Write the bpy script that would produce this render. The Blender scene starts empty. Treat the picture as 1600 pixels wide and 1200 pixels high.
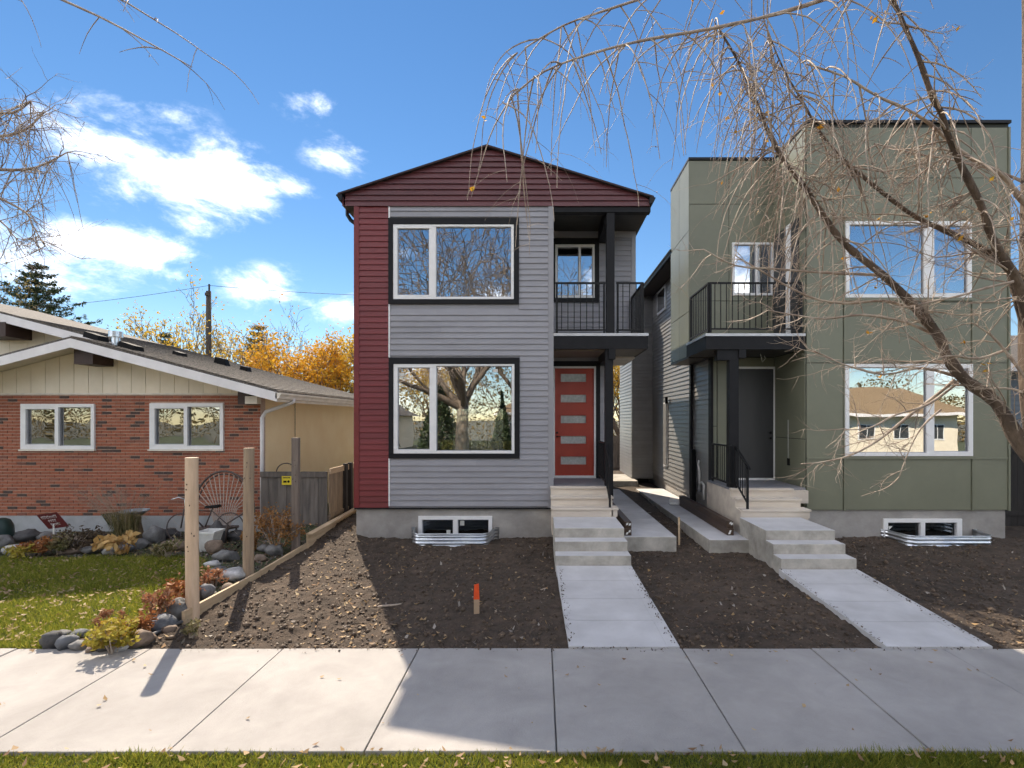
import bpy, math, random
import numpy as np
from mathutils import Vector, Matrix, noise as mnoise

R = math.radians
random.seed(7)
rng = np.random.default_rng(11)
scene = bpy.context.scene
COL = scene.collection

# ------------------------------------------------------------------ camera
F, VX, VY, ZC = 800.0, 845.0, 655.0, 2.52
cam_d = bpy.data.cameras.new("camera")
cam_d.sensor_width = 36.0
cam_d.lens = 18.0
cam_d.shift_x = (800 - VX) / 1600
cam_d.shift_y = (VY - 600) / 1600
cam_d.clip_start = 0.1
cam_d.clip_end = 3000
cam = bpy.data.objects.new("camera", cam_d)
cam.location = (0, 0, ZC)
cam.rotation_euler = (R(90), 0, 0)
COL.objects.link(cam)
scene.camera = cam

# ------------------------------------------------------------------ sky and sun
SUN_EL, SUN_AZ = 46.0, 25.0          # azimuth: degrees to the left of straight ahead
world = bpy.data.worlds.new("World")
scene.world = world
world.use_nodes = True
wn, wl = world.node_tree.nodes, world.node_tree.links
wn.clear()
def W(t, **kw):
    n = wn.new(t)
    for k, v in kw.items():
        setattr(n, k, v)
    return n
def wmath(op, a, b=None, c=None):
    n = W("ShaderNodeMath", operation=op)
    for i, v in enumerate((a, b, c)):
        if v is None: continue
        if isinstance(v, (int, float)): n.inputs[i].default_value = v
        else: wl.new(v, n.inputs[i])
    return n.outputs[0]
sky = W("ShaderNodeTexSky", sky_type='NISHITA')
sky.sun_disc = False
sky.sun_elevation = R(SUN_EL)
sky.sun_rotation = R(-SUN_AZ)
sky.air_density = 1.0
sky.dust_density = 0.0
sky.ozone_density = 2.0
geo = W("ShaderNodeNewGeometry")
vdir = W("ShaderNodeVectorMath", operation='SCALE'); vdir.inputs[3].default_value = -1.0
wl.new(geo.outputs["Incoming"], vdir.inputs[0])
tc = W("ShaderNodeTexCoord")
dirv = tc.outputs["Generated"]
sep = W("ShaderNodeSeparateXYZ"); wl.new(dirv, sep.inputs[0])
# clouds: noise broken up over banks of cloud
sc1 = W("ShaderNodeVectorMath", operation='MULTIPLY'); sc1.inputs[1].default_value = (1, 1, 1.9)
wl.new(dirv, sc1.inputs[0])
n1 = W("ShaderNodeTexNoise"); n1.inputs["Scale"].default_value = 9.5; n1.inputs["Detail"].default_value = 6; n1.inputs["Roughness"].default_value = 0.66
n1.inputs["Distortion"].default_value = 0.25
wl.new(sc1.outputs[0], n1.inputs["Vector"])
def pdir(px, py):
    v = Vector(((px - VX) / F, 1, (VY - py) / F)); v.normalize(); return v
banks = [(175,235,.085,1.0),(240,262,.11,1.0),(205,200,.06,.8),(330,268,.085,1.0),(375,292,.07,1.0),(405,315,.045,.9),(265,180,.05,.6),(455,295,.04,.7),
         (300,338,.05,.75),(345,338,.04,.55),(110,380,.085,1.0),(20,392,.10,1.0),(190,385,.075,1.0),(245,390,.05,.9),(530,242,.05,.62),(515,250,.04,.5),(430,438,.05,.55),(400,458,.07,.75),
         (520,480,.06,.85),(275,432,.05,.6),(60,420,.09,.8),(470,155,.05,.55)]
cover = None
for px, py, rad, amp in banks:
    c = pdir(px, py)
    d = W("ShaderNodeVectorMath", operation='SUBTRACT'); wl.new(sc1.outputs[0], d.inputs[0]); d.inputs[1].default_value = (c.x, c.y, c.z * 1.9)
    L = W("ShaderNodeVectorMath", operation='LENGTH'); wl.new(d.outputs[0], L.inputs[0])
    m = W("ShaderNodeMapRange"); m.inputs[1].default_value = rad * 1.5; m.inputs[2].default_value = 0.0; m.inputs[3].default_value = 0.0; m.inputs[4].default_value = amp
    wl.new(L.outputs["Value"], m.inputs[0])
    cover = m.outputs[0] if cover is None else wmath('MAXIMUM', cover, m.outputs[0])
# unseen cloud banks added only outside the view, as neutral fill for shade
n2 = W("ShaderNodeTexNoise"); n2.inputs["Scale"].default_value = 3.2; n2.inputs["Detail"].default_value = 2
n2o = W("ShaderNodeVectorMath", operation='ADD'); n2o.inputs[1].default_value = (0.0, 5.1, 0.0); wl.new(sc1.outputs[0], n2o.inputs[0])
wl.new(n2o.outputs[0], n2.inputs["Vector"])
fill_banks = W("ShaderNodeMapRange"); fill_banks.inputs[1].default_value = .43; fill_banks.inputs[2].default_value = .57; fill_banks.inputs[4].default_value = 1.1
wl.new(n2.outputs[0], fill_banks.inputs[0])
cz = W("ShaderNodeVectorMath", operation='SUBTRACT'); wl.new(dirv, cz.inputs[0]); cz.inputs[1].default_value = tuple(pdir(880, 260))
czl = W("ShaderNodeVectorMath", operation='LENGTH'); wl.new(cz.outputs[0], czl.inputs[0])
czm = W("ShaderNodeMapRange"); czm.inputs[1].default_value = .8; czm.inputs[2].default_value = 1.1; wl.new(czl.outputs["Value"], czm.inputs[0])  # mask that keeps the added fill clouds out of view
cover = wmath('MAXIMUM', cover, wmath('MULTIPLY', fill_banks.outputs[0], czm.outputs[0]))
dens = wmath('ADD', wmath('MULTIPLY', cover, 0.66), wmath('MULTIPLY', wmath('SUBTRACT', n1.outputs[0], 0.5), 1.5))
cl = W("ShaderNodeMapRange", interpolation_type='SMOOTHSTEP'); cl.inputs[1].default_value = .15; cl.inputs[2].default_value = .92
wl.new(dens, cl.inputs[0])
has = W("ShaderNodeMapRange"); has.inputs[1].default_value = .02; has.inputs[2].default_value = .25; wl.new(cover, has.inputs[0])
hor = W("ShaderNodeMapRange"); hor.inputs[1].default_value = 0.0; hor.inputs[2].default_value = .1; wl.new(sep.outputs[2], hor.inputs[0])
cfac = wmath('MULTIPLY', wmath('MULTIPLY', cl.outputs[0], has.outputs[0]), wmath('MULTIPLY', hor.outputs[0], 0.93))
ccol = W("ShaderNodeMixRGB"); ccol.inputs[1].default_value = (6.0, 6.1, 6.5, 1); ccol.inputs[2].default_value = (11.0, 10.4, 9.9, 1)
cs = W("ShaderNodeMapRange"); cs.inputs[1].default_value = .3; cs.inputs[2].default_value = .95; wl.new(dens, cs.inputs[0])
wl.new(cs.outputs[0], ccol.inputs[0])
hsv = W("ShaderNodeHueSaturation"); hsv.inputs["Hue"].default_value = 0.5; hsv.inputs["Saturation"].default_value = 1.2; hsv.inputs["Value"].default_value = 0.355
wl.new(sky.outputs[0], hsv.inputs["Color"])
mixc = W("ShaderNodeMixRGB")
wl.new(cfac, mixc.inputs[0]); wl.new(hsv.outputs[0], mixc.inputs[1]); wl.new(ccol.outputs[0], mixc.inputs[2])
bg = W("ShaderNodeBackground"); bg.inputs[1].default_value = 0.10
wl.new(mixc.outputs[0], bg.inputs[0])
wo = W("ShaderNodeOutputWorld"); wl.new(bg.outputs[0], wo.inputs[0])

sun_d = bpy.data.lights.new("sun", 'SUN')
sun_d.energy = 2.05
sun_d.angle = R(0.53)
sun_d.color = (1.0, 0.87, 0.70)
sun = bpy.data.objects.new("sun", sun_d)
tdir = Vector((math.sin(R(SUN_AZ)) * math.cos(R(SUN_EL)), -math.cos(R(SUN_AZ)) * math.cos(R(SUN_EL)), -math.sin(R(SUN_EL))))
sun.rotation_euler = tdir.to_track_quat('-Z', 'Y').to_euler()
sun.location = (-20, 40, 30)
COL.objects.link(sun)

vs = scene.view_settings
vs.view_transform = 'Standard'
vs.look = 'None'
vs.gamma = 1
vs.exposure = 2.0
scene.cycles.use_denoising = True
scene.cycles.max_bounces = 6
scene.cycles.diffuse_bounces = 3
scene.cycles.glossy_bounces = 3
scene.cycles.use_adaptive_sampling = True
scene.cycles.adaptive_threshold = 0.03
scene.cycles.transparent_max_bounces = 8
scene.cycles.caustics_reflective = False
scene.cycles.caustics_refractive = False
scene.cycles.sample_clamp_indirect = 6

# ------------------------------------------------------------------ helpers
def PX(px, D): return (px - VX) / F * D
def PZ(py, D): return ZC + (VY - py) / F * D
def P(px, py, D): return Vector((PX(px, D), D, PZ(py, D)))

class MB:
    def __init__(s): s.v, s.f, s.m = [], [], []
    def add(s, vs, fs, mi=0):
        b = len(s.v); s.v.extend([tuple(v) for v in vs])
        for f in fs: s.f.append(tuple(i + b for i in f)); s.m.append(mi)
        return s
    def box(s, x0, x1, y0, y1, z0, z1, mi=0):
        if x0 > x1: x0, x1 = x1, x0
        if y0 > y1: y0, y1 = y1, y0
        if z0 > z1: z0, z1 = z1, z0
        return s.add([(x0,y0,z0),(x1,y0,z0),(x1,y1,z0),(x0,y1,z0),(x0,y0,z1),(x1,y0,z1),(x1,y1,z1),(x0,y1,z1)],
              [(0,3,2,1),(4,5,6,7),(0,1,5,4),(1,2,6,5),(2,3,7,6),(3,0,4,7)], mi)
    def hexa(s, bot, top, mi=0):
        return s.add(list(bot) + list(top), [(0,3,2,1),(4,5,6,7),(0,1,5,4),(1,2,6,5),(2,3,7,6),(3,0,4,7)], mi)
    def prism(s, prof, y0, y1, mi=0, axis='y'):
        n = len(prof)
        if axis == 'y': vs = [(p[0], y0, p[1]) for p in prof] + [(p[0], y1, p[1]) for p in prof]
        else: vs = [(y0, p[0], p[1]) for p in prof] + [(y1, p[0], p[1]) for p in prof]
        fs = [tuple(range(n)), tuple(reversed(range(n, 2 * n)))]
        for i in range(n): fs.append((i, n + i, n + (i + 1) % n, (i + 1) % n))
        return s.add(vs, fs, mi)
    def tube(s, pts, rad, k=6, mi=0, cap=True):
        pts = [Vector(p) for p in pts]; n = len(pts)
        if not hasattr(rad, '__len__'): rad = [rad] * n
        b = len(s.v); ref = None
        for i, p in enumerate(pts):
            t = (pts[min(i + 1, n - 1)] - pts[max(i - 1, 0)])
            if t.length < 1e-9: t = Vector((0, 0, 1))
            t.normalize()
            if ref is None: ref = Vector((1, 0, 0)) if abs(t.x) < .8 else Vector((0, 1, 0))
            u = ref - t * ref.dot(t)
            if u.length < 1e-6: u = t.orthogonal()
            u.normalize(); w = t.cross(u); ref = u
            for j in range(k):
                a = 2 * math.pi * j / k
                s.v.append(tuple(p + (u * math.cos(a) + w * math.sin(a)) * rad[i]))
        for i in range(n - 1):
            for j in range(k):
                a, c = b + i * k + j, b + i * k + (j + 1) % k
                s.f.append((a, c, c + k, a + k)); s.m.append(mi)
        if cap:
            s.f.append(tuple(b + j for j in reversed(range(k)))); s.m.append(mi)
            s.f.append(tuple(b + (n - 1) * k + j for j in range(k))); s.m.append(mi)
        return s
    def disc(s, c, r, r2=None, n=20, h=0.0, mi=0):
        r2 = r if r2 is None else r2
        vs = [(c[0] + r * math.cos(2*math.pi*i/n), c[1] + r * math.sin(2*math.pi*i/n), c[2]) for i in range(n)]
        vs += [(c[0] + r2 * math.cos(2*math.pi*i/n), c[1] + r2 * math.sin(2*math.pi*i/n), c[2] + h) for i in range(n)]
        fs = [tuple(reversed(range(n))), tuple(range(n, 2*n))] + [(i, (i+1)%n, n+(i+1)%n, n+i) for i in range(n)]
        return s.add(vs, fs, mi)
    def mesh(s, name, mats, smooth=False):
        me = bpy.data.meshes.new(name)
        me.from_pydata(s.v, [], s.f)
        if not isinstance(mats, (list, tuple)): mats = [mats]
        for m in mats: me.materials.append(m)
        if len(mats) > 1: me.polygons.foreach_set("material_index", s.m)
        if smooth: me.polygons.foreach_set("use_smooth", [True] * len(me.polygons))
        me.update(); return me
    def build(s, name, mats, parent=None, smooth=False, bevel=0):
        o = bpy.data.objects.new(name, s.mesh(name, mats, smooth)); COL.objects.link(o)
        if parent: par(o, parent)
        if bevel:
            b = o.modifiers.new("bevel", 'BEVEL'); b.width = bevel; b.segments = 2; b.limit_method = 'ANGLE'
        return o

def par(c, p):
    c.parent = p
    if p.type == 'EMPTY': c.matrix_parent_inverse = Matrix.Translation(-p.location)
def tag(o, label=None, cat=None, group=None, kind=None):
    if label: o["label"] = label
    if cat: o["category"] = cat
    if group: o["group"] = group
    if kind: o["kind"] = kind
    return o
def thing(name, loc, label, cat, group=None):
    o = bpy.data.objects.new(name, None); o.location = loc; o.empty_display_size = .2
    COL.objects.link(o); return tag(o, label, cat, group)
def inst(name, me, parent=None, loc=(0,0,0), rot=(0,0,0), scale=(1,1,1)):
    o = bpy.data.objects.new(name, me); COL.objects.link(o)
    o.location = loc; o.rotation_euler = rot; o.scale = scale
    if parent: par(o, parent)
    return o
def cells(outer, holes):
    """rectangles that fill outer (x0,x1,z0,z1) minus the holes"""
    xs = sorted({outer[0], outer[1]} | {min(max(h[i], outer[0]), outer[1]) for h in holes for i in (0, 1)})
    zs = sorted({outer[2], outer[3]} | {min(max(h[i], outer[2]), outer[3]) for h in holes for i in (2, 3)})
    out = []
    for j in range(len(zs) - 1):
        run = None
        for i in range(len(xs) - 1):
            cx, cz = (xs[i] + xs[i+1]) / 2, (zs[j] + zs[j+1]) / 2
            if any(h[0] < cx < h[1] and h[2] < cz < h[3] for h in holes):
                if run: out.append(run); run = None
            else:
                run = (run[0], xs[i+1], zs[j], zs[j+1]) if run else (xs[i], xs[i+1], zs[j], zs[j+1])
        if run: out.append(run)
    return out

# ---- materials
def mat(name, c1, c2=None, scale=4.0, rough=.6, bump=0.0, bscale=None, detail=6, spec=.5, metallic=0.0, rand=0.0, stretch=(1,1,1), mid=(.35,.65), trans=0.0, bdist=.02, rot=(0,0,0), stain=None, grain=None):
    m = bpy.data.materials.new(name); m.use_nodes = True
    nt = m.node_tree; N, L = nt.nodes, nt.links
    b = N["Principled BSDF"]
    b.inputs["Roughness"].default_value = rough
    b.inputs["Metallic"].default_value = metallic
    b.inputs["Specular IOR Level"].default_value = spec
    g = N.new("ShaderNodeNewGeometry")
    mp = N.new("ShaderNodeMapping"); mp.inputs["Scale"].default_value = stretch; mp.inputs["Rotation"].default_value = rot
    L.new(g.outputs["Position"], mp.inputs[0])
    col = None
    if c2 is None: c2 = tuple(c * .82 for c in c1)
    no = N.new("ShaderNodeTexNoise"); no.inputs["Scale"].default_value = scale; no.inputs["Detail"].default_value = detail; no.inputs["Roughness"].default_value = .6
    L.new(mp.outputs[0], no.inputs["Vector"])
    mr = N.new("ShaderNodeMapRange"); mr.inputs[1].default_value, mr.inputs[2].default_value = mid
    L.new(no.outputs[0], mr.inputs[0])
    mx = N.new("ShaderNodeMixRGB"); mx.inputs[1].default_value = (*c1, 1); mx.inputs[2].default_value = (*c2, 1)
    L.new(mr.outputs[0], mx.inputs[0]); col = mx.outputs[0]
    if stain:                                   # broad blotches: damp, dust, wear
        for sc_, am_ in (stain, (stain[0]*4.3, stain[1]*.6)):
            ns = N.new("ShaderNodeTexNoise"); ns.inputs["Scale"].default_value = sc_; ns.inputs["Detail"].default_value = 8; ns.inputs["Roughness"].default_value = .62; ns.inputs["Distortion"].default_value = .6
            L.new(g.outputs["Position"], ns.inputs["Vector"])
            ms_ = N.new("ShaderNodeMapRange"); ms_.inputs[1].default_value = .3; ms_.inputs[2].default_value = .7; ms_.inputs[3].default_value = 1-am_; ms_.inputs[4].default_value = 1+am_*.6
            L.new(ns.outputs[0], ms_.inputs[0])
            vs_ = N.new("ShaderNodeVectorMath"); vs_.operation = 'SCALE'; L.new(col, vs_.inputs[0]); L.new(ms_.outputs[0], vs_.inputs[3]); col = vs_.outputs[0]
    if rand:
        oi = N.new("ShaderNodeObjectInfo")
        mr2 = N.new("ShaderNodeMapRange"); mr2.inputs[3].default_value = 1 - rand; mr2.inputs[4].default_value = 1 + rand
        L.new(oi.outputs["Random"], mr2.inputs[0])
        vm = N.new("ShaderNodeVectorMath"); vm.operation = 'SCALE'
        L.new(col, vm.inputs[0]); L.new(mr2.outputs[0], vm.inputs[3]); col = vm.outputs[0]
    L.new(col, b.inputs["Base Color"])
    if bump:
        nb = N.new("ShaderNodeTexNoise"); nb.inputs["Scale"].default_value = bscale or scale * 6; nb.inputs["Detail"].default_value = 8; nb.inputs["Roughness"].default_value = .65
        L.new(mp.outputs[0], nb.inputs["Vector"])
        bp = N.new("ShaderNodeBump"); bp.inputs["Strength"].default_value = bump; bp.inputs["Distance"].default_value = bdist
        L.new(nb.outputs[0], bp.inputs["Height"]); L.new(bp.outputs[0], b.inputs["Normal"])
    if trans:
        tr = N.new("ShaderNodeBsdfTranslucent"); L.new(col, tr.inputs[0])
        ms = N.new("ShaderNodeMixShader"); ms.inputs[0].default_value = trans
        L.new(b.outputs[0], ms.inputs[1]); L.new(tr.outputs[0], ms.inputs[2]); L.new(ms.outputs[0], N["Material Output"].inputs[0])
    return m

def leafmat(name, cols, trans=.35, rough=.6):
    """leaves: colour picked per leaf from a ramp"""
    m = bpy.data.materials.new(name); m.use_nodes = True
    nt = m.node_tree; N, L = nt.nodes, nt.links
    b = N["Principled BSDF"]; b.inputs["Roughness"].default_value = rough; b.inputs["Specular IOR Level"].default_value = .3
    g = N.new("ShaderNodeNewGeometry")
    r = N.new("ShaderNodeValToRGB"); L.new(g.outputs["Random Per Island"], r.inputs[0])
    el = r.color_ramp.elements
    while len(el) < len(cols): el.new(.5)
    for i, c in enumerate(cols):
        el[i].position = i / max(1, len(cols) - 1); el[i].color = (*c, 1)
    L.new(r.outputs[0], b.inputs["Base Color"])
    tr = N.new("ShaderNodeBsdfTranslucent"); L.new(r.outputs[0], tr.inputs[0])
    ms = N.new("ShaderNodeMixShader"); ms.inputs[0].default_value = trans
    L.new(b.outputs[0], ms.inputs[1]); L.new(tr.outputs[0], ms.inputs[2]); L.new(ms.outputs[0], N["Material Output"].inputs[0])
    return m

def glassmat(name, refl=.45, tint=(.75,.8,.8), wob=.0015):
    m = bpy.data.materials.new(name); m.use_nodes = True
    nt = m.node_tree; N, L = nt.nodes, nt.links
    N.remove(N["Principled BSDF"])
    gl = N.new("ShaderNodeBsdfGlossy"); gl.inputs["Roughness"].default_value = 0.0; gl.inputs["Color"].default_value = (.95,.97,1,1)
    tr = N.new("ShaderNodeBsdfTransparent"); tr.inputs["Color"].default_value = (*tint, 1)
    fr = N.new("ShaderNodeFresnel"); fr.inputs[0].default_value = 1.5
    ad = N.new("ShaderNodeMath"); ad.operation = 'ADD'; ad.inputs[1].default_value = refl; ad.use_clamp = True
    L.new(fr.outputs[0], ad.inputs[0])
    g = N.new("ShaderNodeNewGeometry"); no = N.new("ShaderNodeTexNoise"); no.inputs["Scale"].default_value = 1.6; no.inputs["Detail"].default_value = 1
    L.new(g.outputs["Position"], no.inputs["Vector"])
    bp = N.new("ShaderNodeBump"); bp.inputs["Strength"].default_value = 1; bp.inputs["Distance"].default_value = wob
    L.new(no.outputs[0], bp.inputs["Height"]); L.new(bp.outputs[0], gl.inputs["Normal"])
    ms = N.new("ShaderNodeMixShader"); L.new(ad.outputs[0], ms.inputs[0]); L.new(tr.outputs[0], ms.inputs[1]); L.new(gl.outputs[0], ms.inputs[2])
    L.new(ms.outputs[0], N["Material Output"].inputs[0])
    return m

M = {}
M['grey_siding'] = mat("grey_siding", (.315,.31,.335), (.285,.28,.302), 3, .42, .05, 60, rand=.06, stretch=(.4,1,2), stain=(.8,.07))
M['red_siding'] = mat("red_siding", (.185,.028,.03), (.158,.025,.027), 3, .4, .05, 60, rand=.06, stretch=(.4,1,2))
M['gable_siding'] = mat("gable_siding", (.125,.037,.04), (.096,.029,.032), 2.5, .36, .05, 40, rand=.1, stretch=(.4,1,2))
M['dark_siding'] = mat("dark_siding", (.27,.262,.255), (.24,.232,.226), 3, .42, .05, 60, rand=.05)
M['black_trim'] = mat("black_trim", (.010,.010,.012), (.014,.014,.016), 5, .55, .03, 40, spec=.22)
M['grey_trim'] = mat("grey_trim", (.30,.295,.315), (.28,.275,.29), 5, .4)
M['red_trim'] = mat("red_trim", (.2,.031,.032), None, 5, .4)
M['white_vinyl'] = mat("white_vinyl", (.88,.87,.86), (.82,.81,.8), 6, .35)
M['concrete_new'] = mat("concrete_new", (.62,.605,.605), (.52,.505,.5), 1.3, .8, .25, 70, detail=10, stain=(.55,.14), bdist=.006)
M['concrete_edge'] = mat("concrete_edge", (.52,.485,.43), (.38,.355,.31), 3.5, .85, .25, 30, bdist=.01, stain=(1.3,.3))
M['concrete_old'] = mat("concrete_old", (.42,.395,.372), (.325,.303,.286), 1.1, .85, .5, 60, mid=(.25,.8), detail=10, stain=(.5,.2), bdist=.008)
M['foundation'] = mat("foundation", (.47,.44,.41), (.32,.30,.275), 1.6, .85, .35, 22, mid=(.3,.72), stretch=(1,1,1.3), bdist=.012, stain=(.8,.22))
M['shingles'] = mat("shingles", (.17,.148,.125), (.06,.052,.045), 22, .85, .6, 40, stretch=(1,.6,1), bdist=.02)
M['dark_shingles'] = mat("dark_shingles", (.03,.024,.024), (.02,.018,.018), 20, .8, .5, 40)
M['green_panel'] = mat("green_panel", (.2,.204,.142), (.18,.184,.128), 1.5, .42, .06, 70, rand=.05, stain=(.7,.07))
M['green_backing'] = mat("green_backing", (.035,.037,.028), None, 3, .7)
M['cap_metal'] = mat("cap_metal", (.016,.016,.019), None, 5, .5, spec=.25)
M['deck_edge'] = mat("deck_edge", (.55,.55,.56), (.45,.45,.46), 5, .4, metallic=.4)
M['rake'] = mat("rake_metal", (.04,.018,.019), None, 5, .5, spec=.3)
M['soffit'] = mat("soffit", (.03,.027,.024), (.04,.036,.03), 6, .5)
M['door_red'] = mat("door_red", (.43,.052,.026), (.38,.044,.023), 3, .42, .04, 50)
M['door_grey'] = mat("door_grey", (.055,.055,.056), (.042,.042,.043), 2.5, .5, stretch=(1,1,.25))
M['frosted'] = mat("frosted_glass", (.52,.54,.52), (.38,.40,.38), 18, .15, .3, 70, bdist=.004)
M['step_wood'] = mat("step_wood", (.7,.62,.52), (.58,.5,.42), 5, .7, .1, 60, stretch=(.25,1,1))
M['deck_grey'] = mat("deck_grey", (.24,.24,.26), (.2,.2,.215), 5, .6)
M['galv'] = mat("galvanized_steel", (.72,.75,.78), (.6,.64,.7), 14, .28, metallic=1.0)
M['brick_mortar'] = mat("mortar", (.62,.46,.37), (.48,.35,.28), 12, .9, .3, 80)
M['cream_board'] = mat("cream_board", (.86,.76,.60), (.80,.7,.54), 3, .6, .08, 40, rand=.025)
M['cream_trim'] = mat("cream_trim", (.84,.76,.64), None, 4, .55)
M['white_fascia'] = mat("white_fascia", (.86,.83,.82), (.76,.73,.72), 3, .5)
M['stucco'] = mat("stucco", (.95,.77,.48), (.90,.70,.41), 1.5, .9, .35, 90, bdist=.008)
M['brown_beam'] = mat("brown_beam", (.05,.026,.02), None, 6, .6)
M['fence_grey'] = mat("fence_grey", (.17,.145,.125), (.10,.085,.075), 5, .8, .2, 40, rand=.22, stretch=(3,3,.4))
M['fence_warm'] = mat("fence_warm", (.36,.27,.18), (.22,.16,.11), 5, .8, .2, 40, rand=.15, stretch=(3,3,.4))
M['fence_dark'] = mat("fence_dark", (.035,.028,.025), (.02,.017,.015), 5, .8, .2, 40, rand=.2, stretch=(3,3,.4))
M['post_new'] = mat("post_new", (.68,.50,.35), (.56,.40,.27), 5, .7, .15, 40, stretch=(4,4,.5))
M['post_weathered'] = mat("post_weathered", (.40,.30,.20), (.27,.2,.14), 5, .75, .2, 40, stretch=(5,5,.4))
M['post_grey'] = mat("post_grey", (.24,.19,.155), (.15,.12,.1), 5, .8, .2, 40, stretch=(5,5,.4))
M['board_new'] = mat("board_new", (.62,.46,.29), (.48,.34,.21), 4, .7, .15, 40, stretch=(.8,.5,5), rand=.08)
M['beam_brown'] = mat("beam_brown", (.075,.042,.024), (.045,.026,.016), 4, .5, .15, 40, stretch=(4,.5,4))
M['black_metal'] = mat("black_metal", (.008,.008,.009), (.012,.012,.013), 8, .5, spec=.25)
M['black_plastic'] = mat("black_plastic", (.010,.010,.010), None, 8, .7, spec=.15)
M['white_pipe'] = mat("white_pipe", (.75,.74,.7), None, 6, .35)
M['interior'] = mat("interior_wall", (.42,.40,.37), (.36,.34,.31), 2, .9)
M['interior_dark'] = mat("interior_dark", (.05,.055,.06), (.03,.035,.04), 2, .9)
M['interior_floor'] = mat("interior_floor", (.25,.2,.15), None, 2, .6)
M['sticker'] = mat("sticker_paper", (.75,.75,.7), None, 20, .6)
M['bark'] = mat("bark", (.19,.135,.095), (.075,.052,.038), 11, .88, 1.0, 30, stretch=(1,1,.35), bdist=.03)
M['twig'] = mat("twig", (.52,.43,.34), (.25,.18,.14), 9, .7)
M['bark_grey'] = mat("bark_grey", (.20,.15,.11), (.10,.078,.058), 9, .9, .6, 30, stretch=(1,1,.3))
M['pole'] = mat("pole_wood", (.075,.062,.052), (.05,.042,.036), 5, .85, .2, 40, stretch=(4,4,.3))
M['wire'] = mat("wire", (.02,.02,.022), None, 5, .5)
M['orange_paint'] = mat("orange_paint", (.85,.10,.02), (.75,.08,.015), 20, .6)
M['stake_wood'] = mat("stake_wood", (.50,.36,.24), None, 8, .7)
M['sign_maroon'] = mat("sign_maroon", (.13,.018,.02), None, 8, .4)
M['sign_green'] = mat("sign_green", (.018,.035,.022), None, 8, .4)
M['sign_yellow'] = mat("sign_yellow", (.75,.60,.03), (.68,.52,.02), 30, .45)
M['white_paint'] = mat("white_paint", (.78,.78,.75), None, 8, .5)
M['stone_blue'] = mat("birdbath_stone", (.30,.34,.37), (.24,.27,.29), 8, .7, .1)
M['pot_terra'] = mat("pedestal", (.16,.12,.07), (.1,.075,.045), 8, .8)
M['edging'] = mat("lawn_edging", (.10,.10,.105), None, 8, .6)
M['rust_metal'] = mat("rusty_metal", (.10,.075,.065), (.06,.045,.04), 10, .6)
M['rod_metal'] = mat("willow_rod", (.48,.39,.33), (.38,.3,.25), 10, .6)
M['siding_blue'] = mat("siding_blue", (.13,.16,.19), (.11,.135,.16), 3, .5, rand=.05)
ROCKS = [mat("rock_grey", (.20,.195,.19), (.11,.108,.105), 6, .75, .5, 22, stain=(3.5,.4)), mat("rock_dark", (.085,.082,.082), (.05,.048,.05), 6, .7, .5, 22, stain=(3.5,.4)),
         mat("rock_tan", (.27,.20,.15), (.16,.115,.085), 6, .8, .5, 22, stain=(3.5,.4)), mat("rock_white", (.60,.59,.58), (.38,.37,.36), 5, .75, .4, 22, stain=(3.5,.4)),
         mat("rock_blue", (.19,.20,.22), (.12,.127,.14), 6, .75, .5, 22, stain=(3.5,.4))]
M['glass'] = glassmat("window_glass", .56)
M['glass_dark'] = glassmat("basement_glass", .06, (.45,.5,.52))
M['glass_old'] = glassmat("old_window_glass", .42, (.6,.6,.55), .004)
def lampmat():
    m = bpy.data.materials.new("lamp_glow"); m.use_nodes = True
    b = m.node_tree.nodes["Principled BSDF"]; b.inputs["Emission Color"].default_value = (1,.8,.55,1); b.inputs["Emission Strength"].default_value = 5
    return m
M['lamp'] = lampmat()

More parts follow.
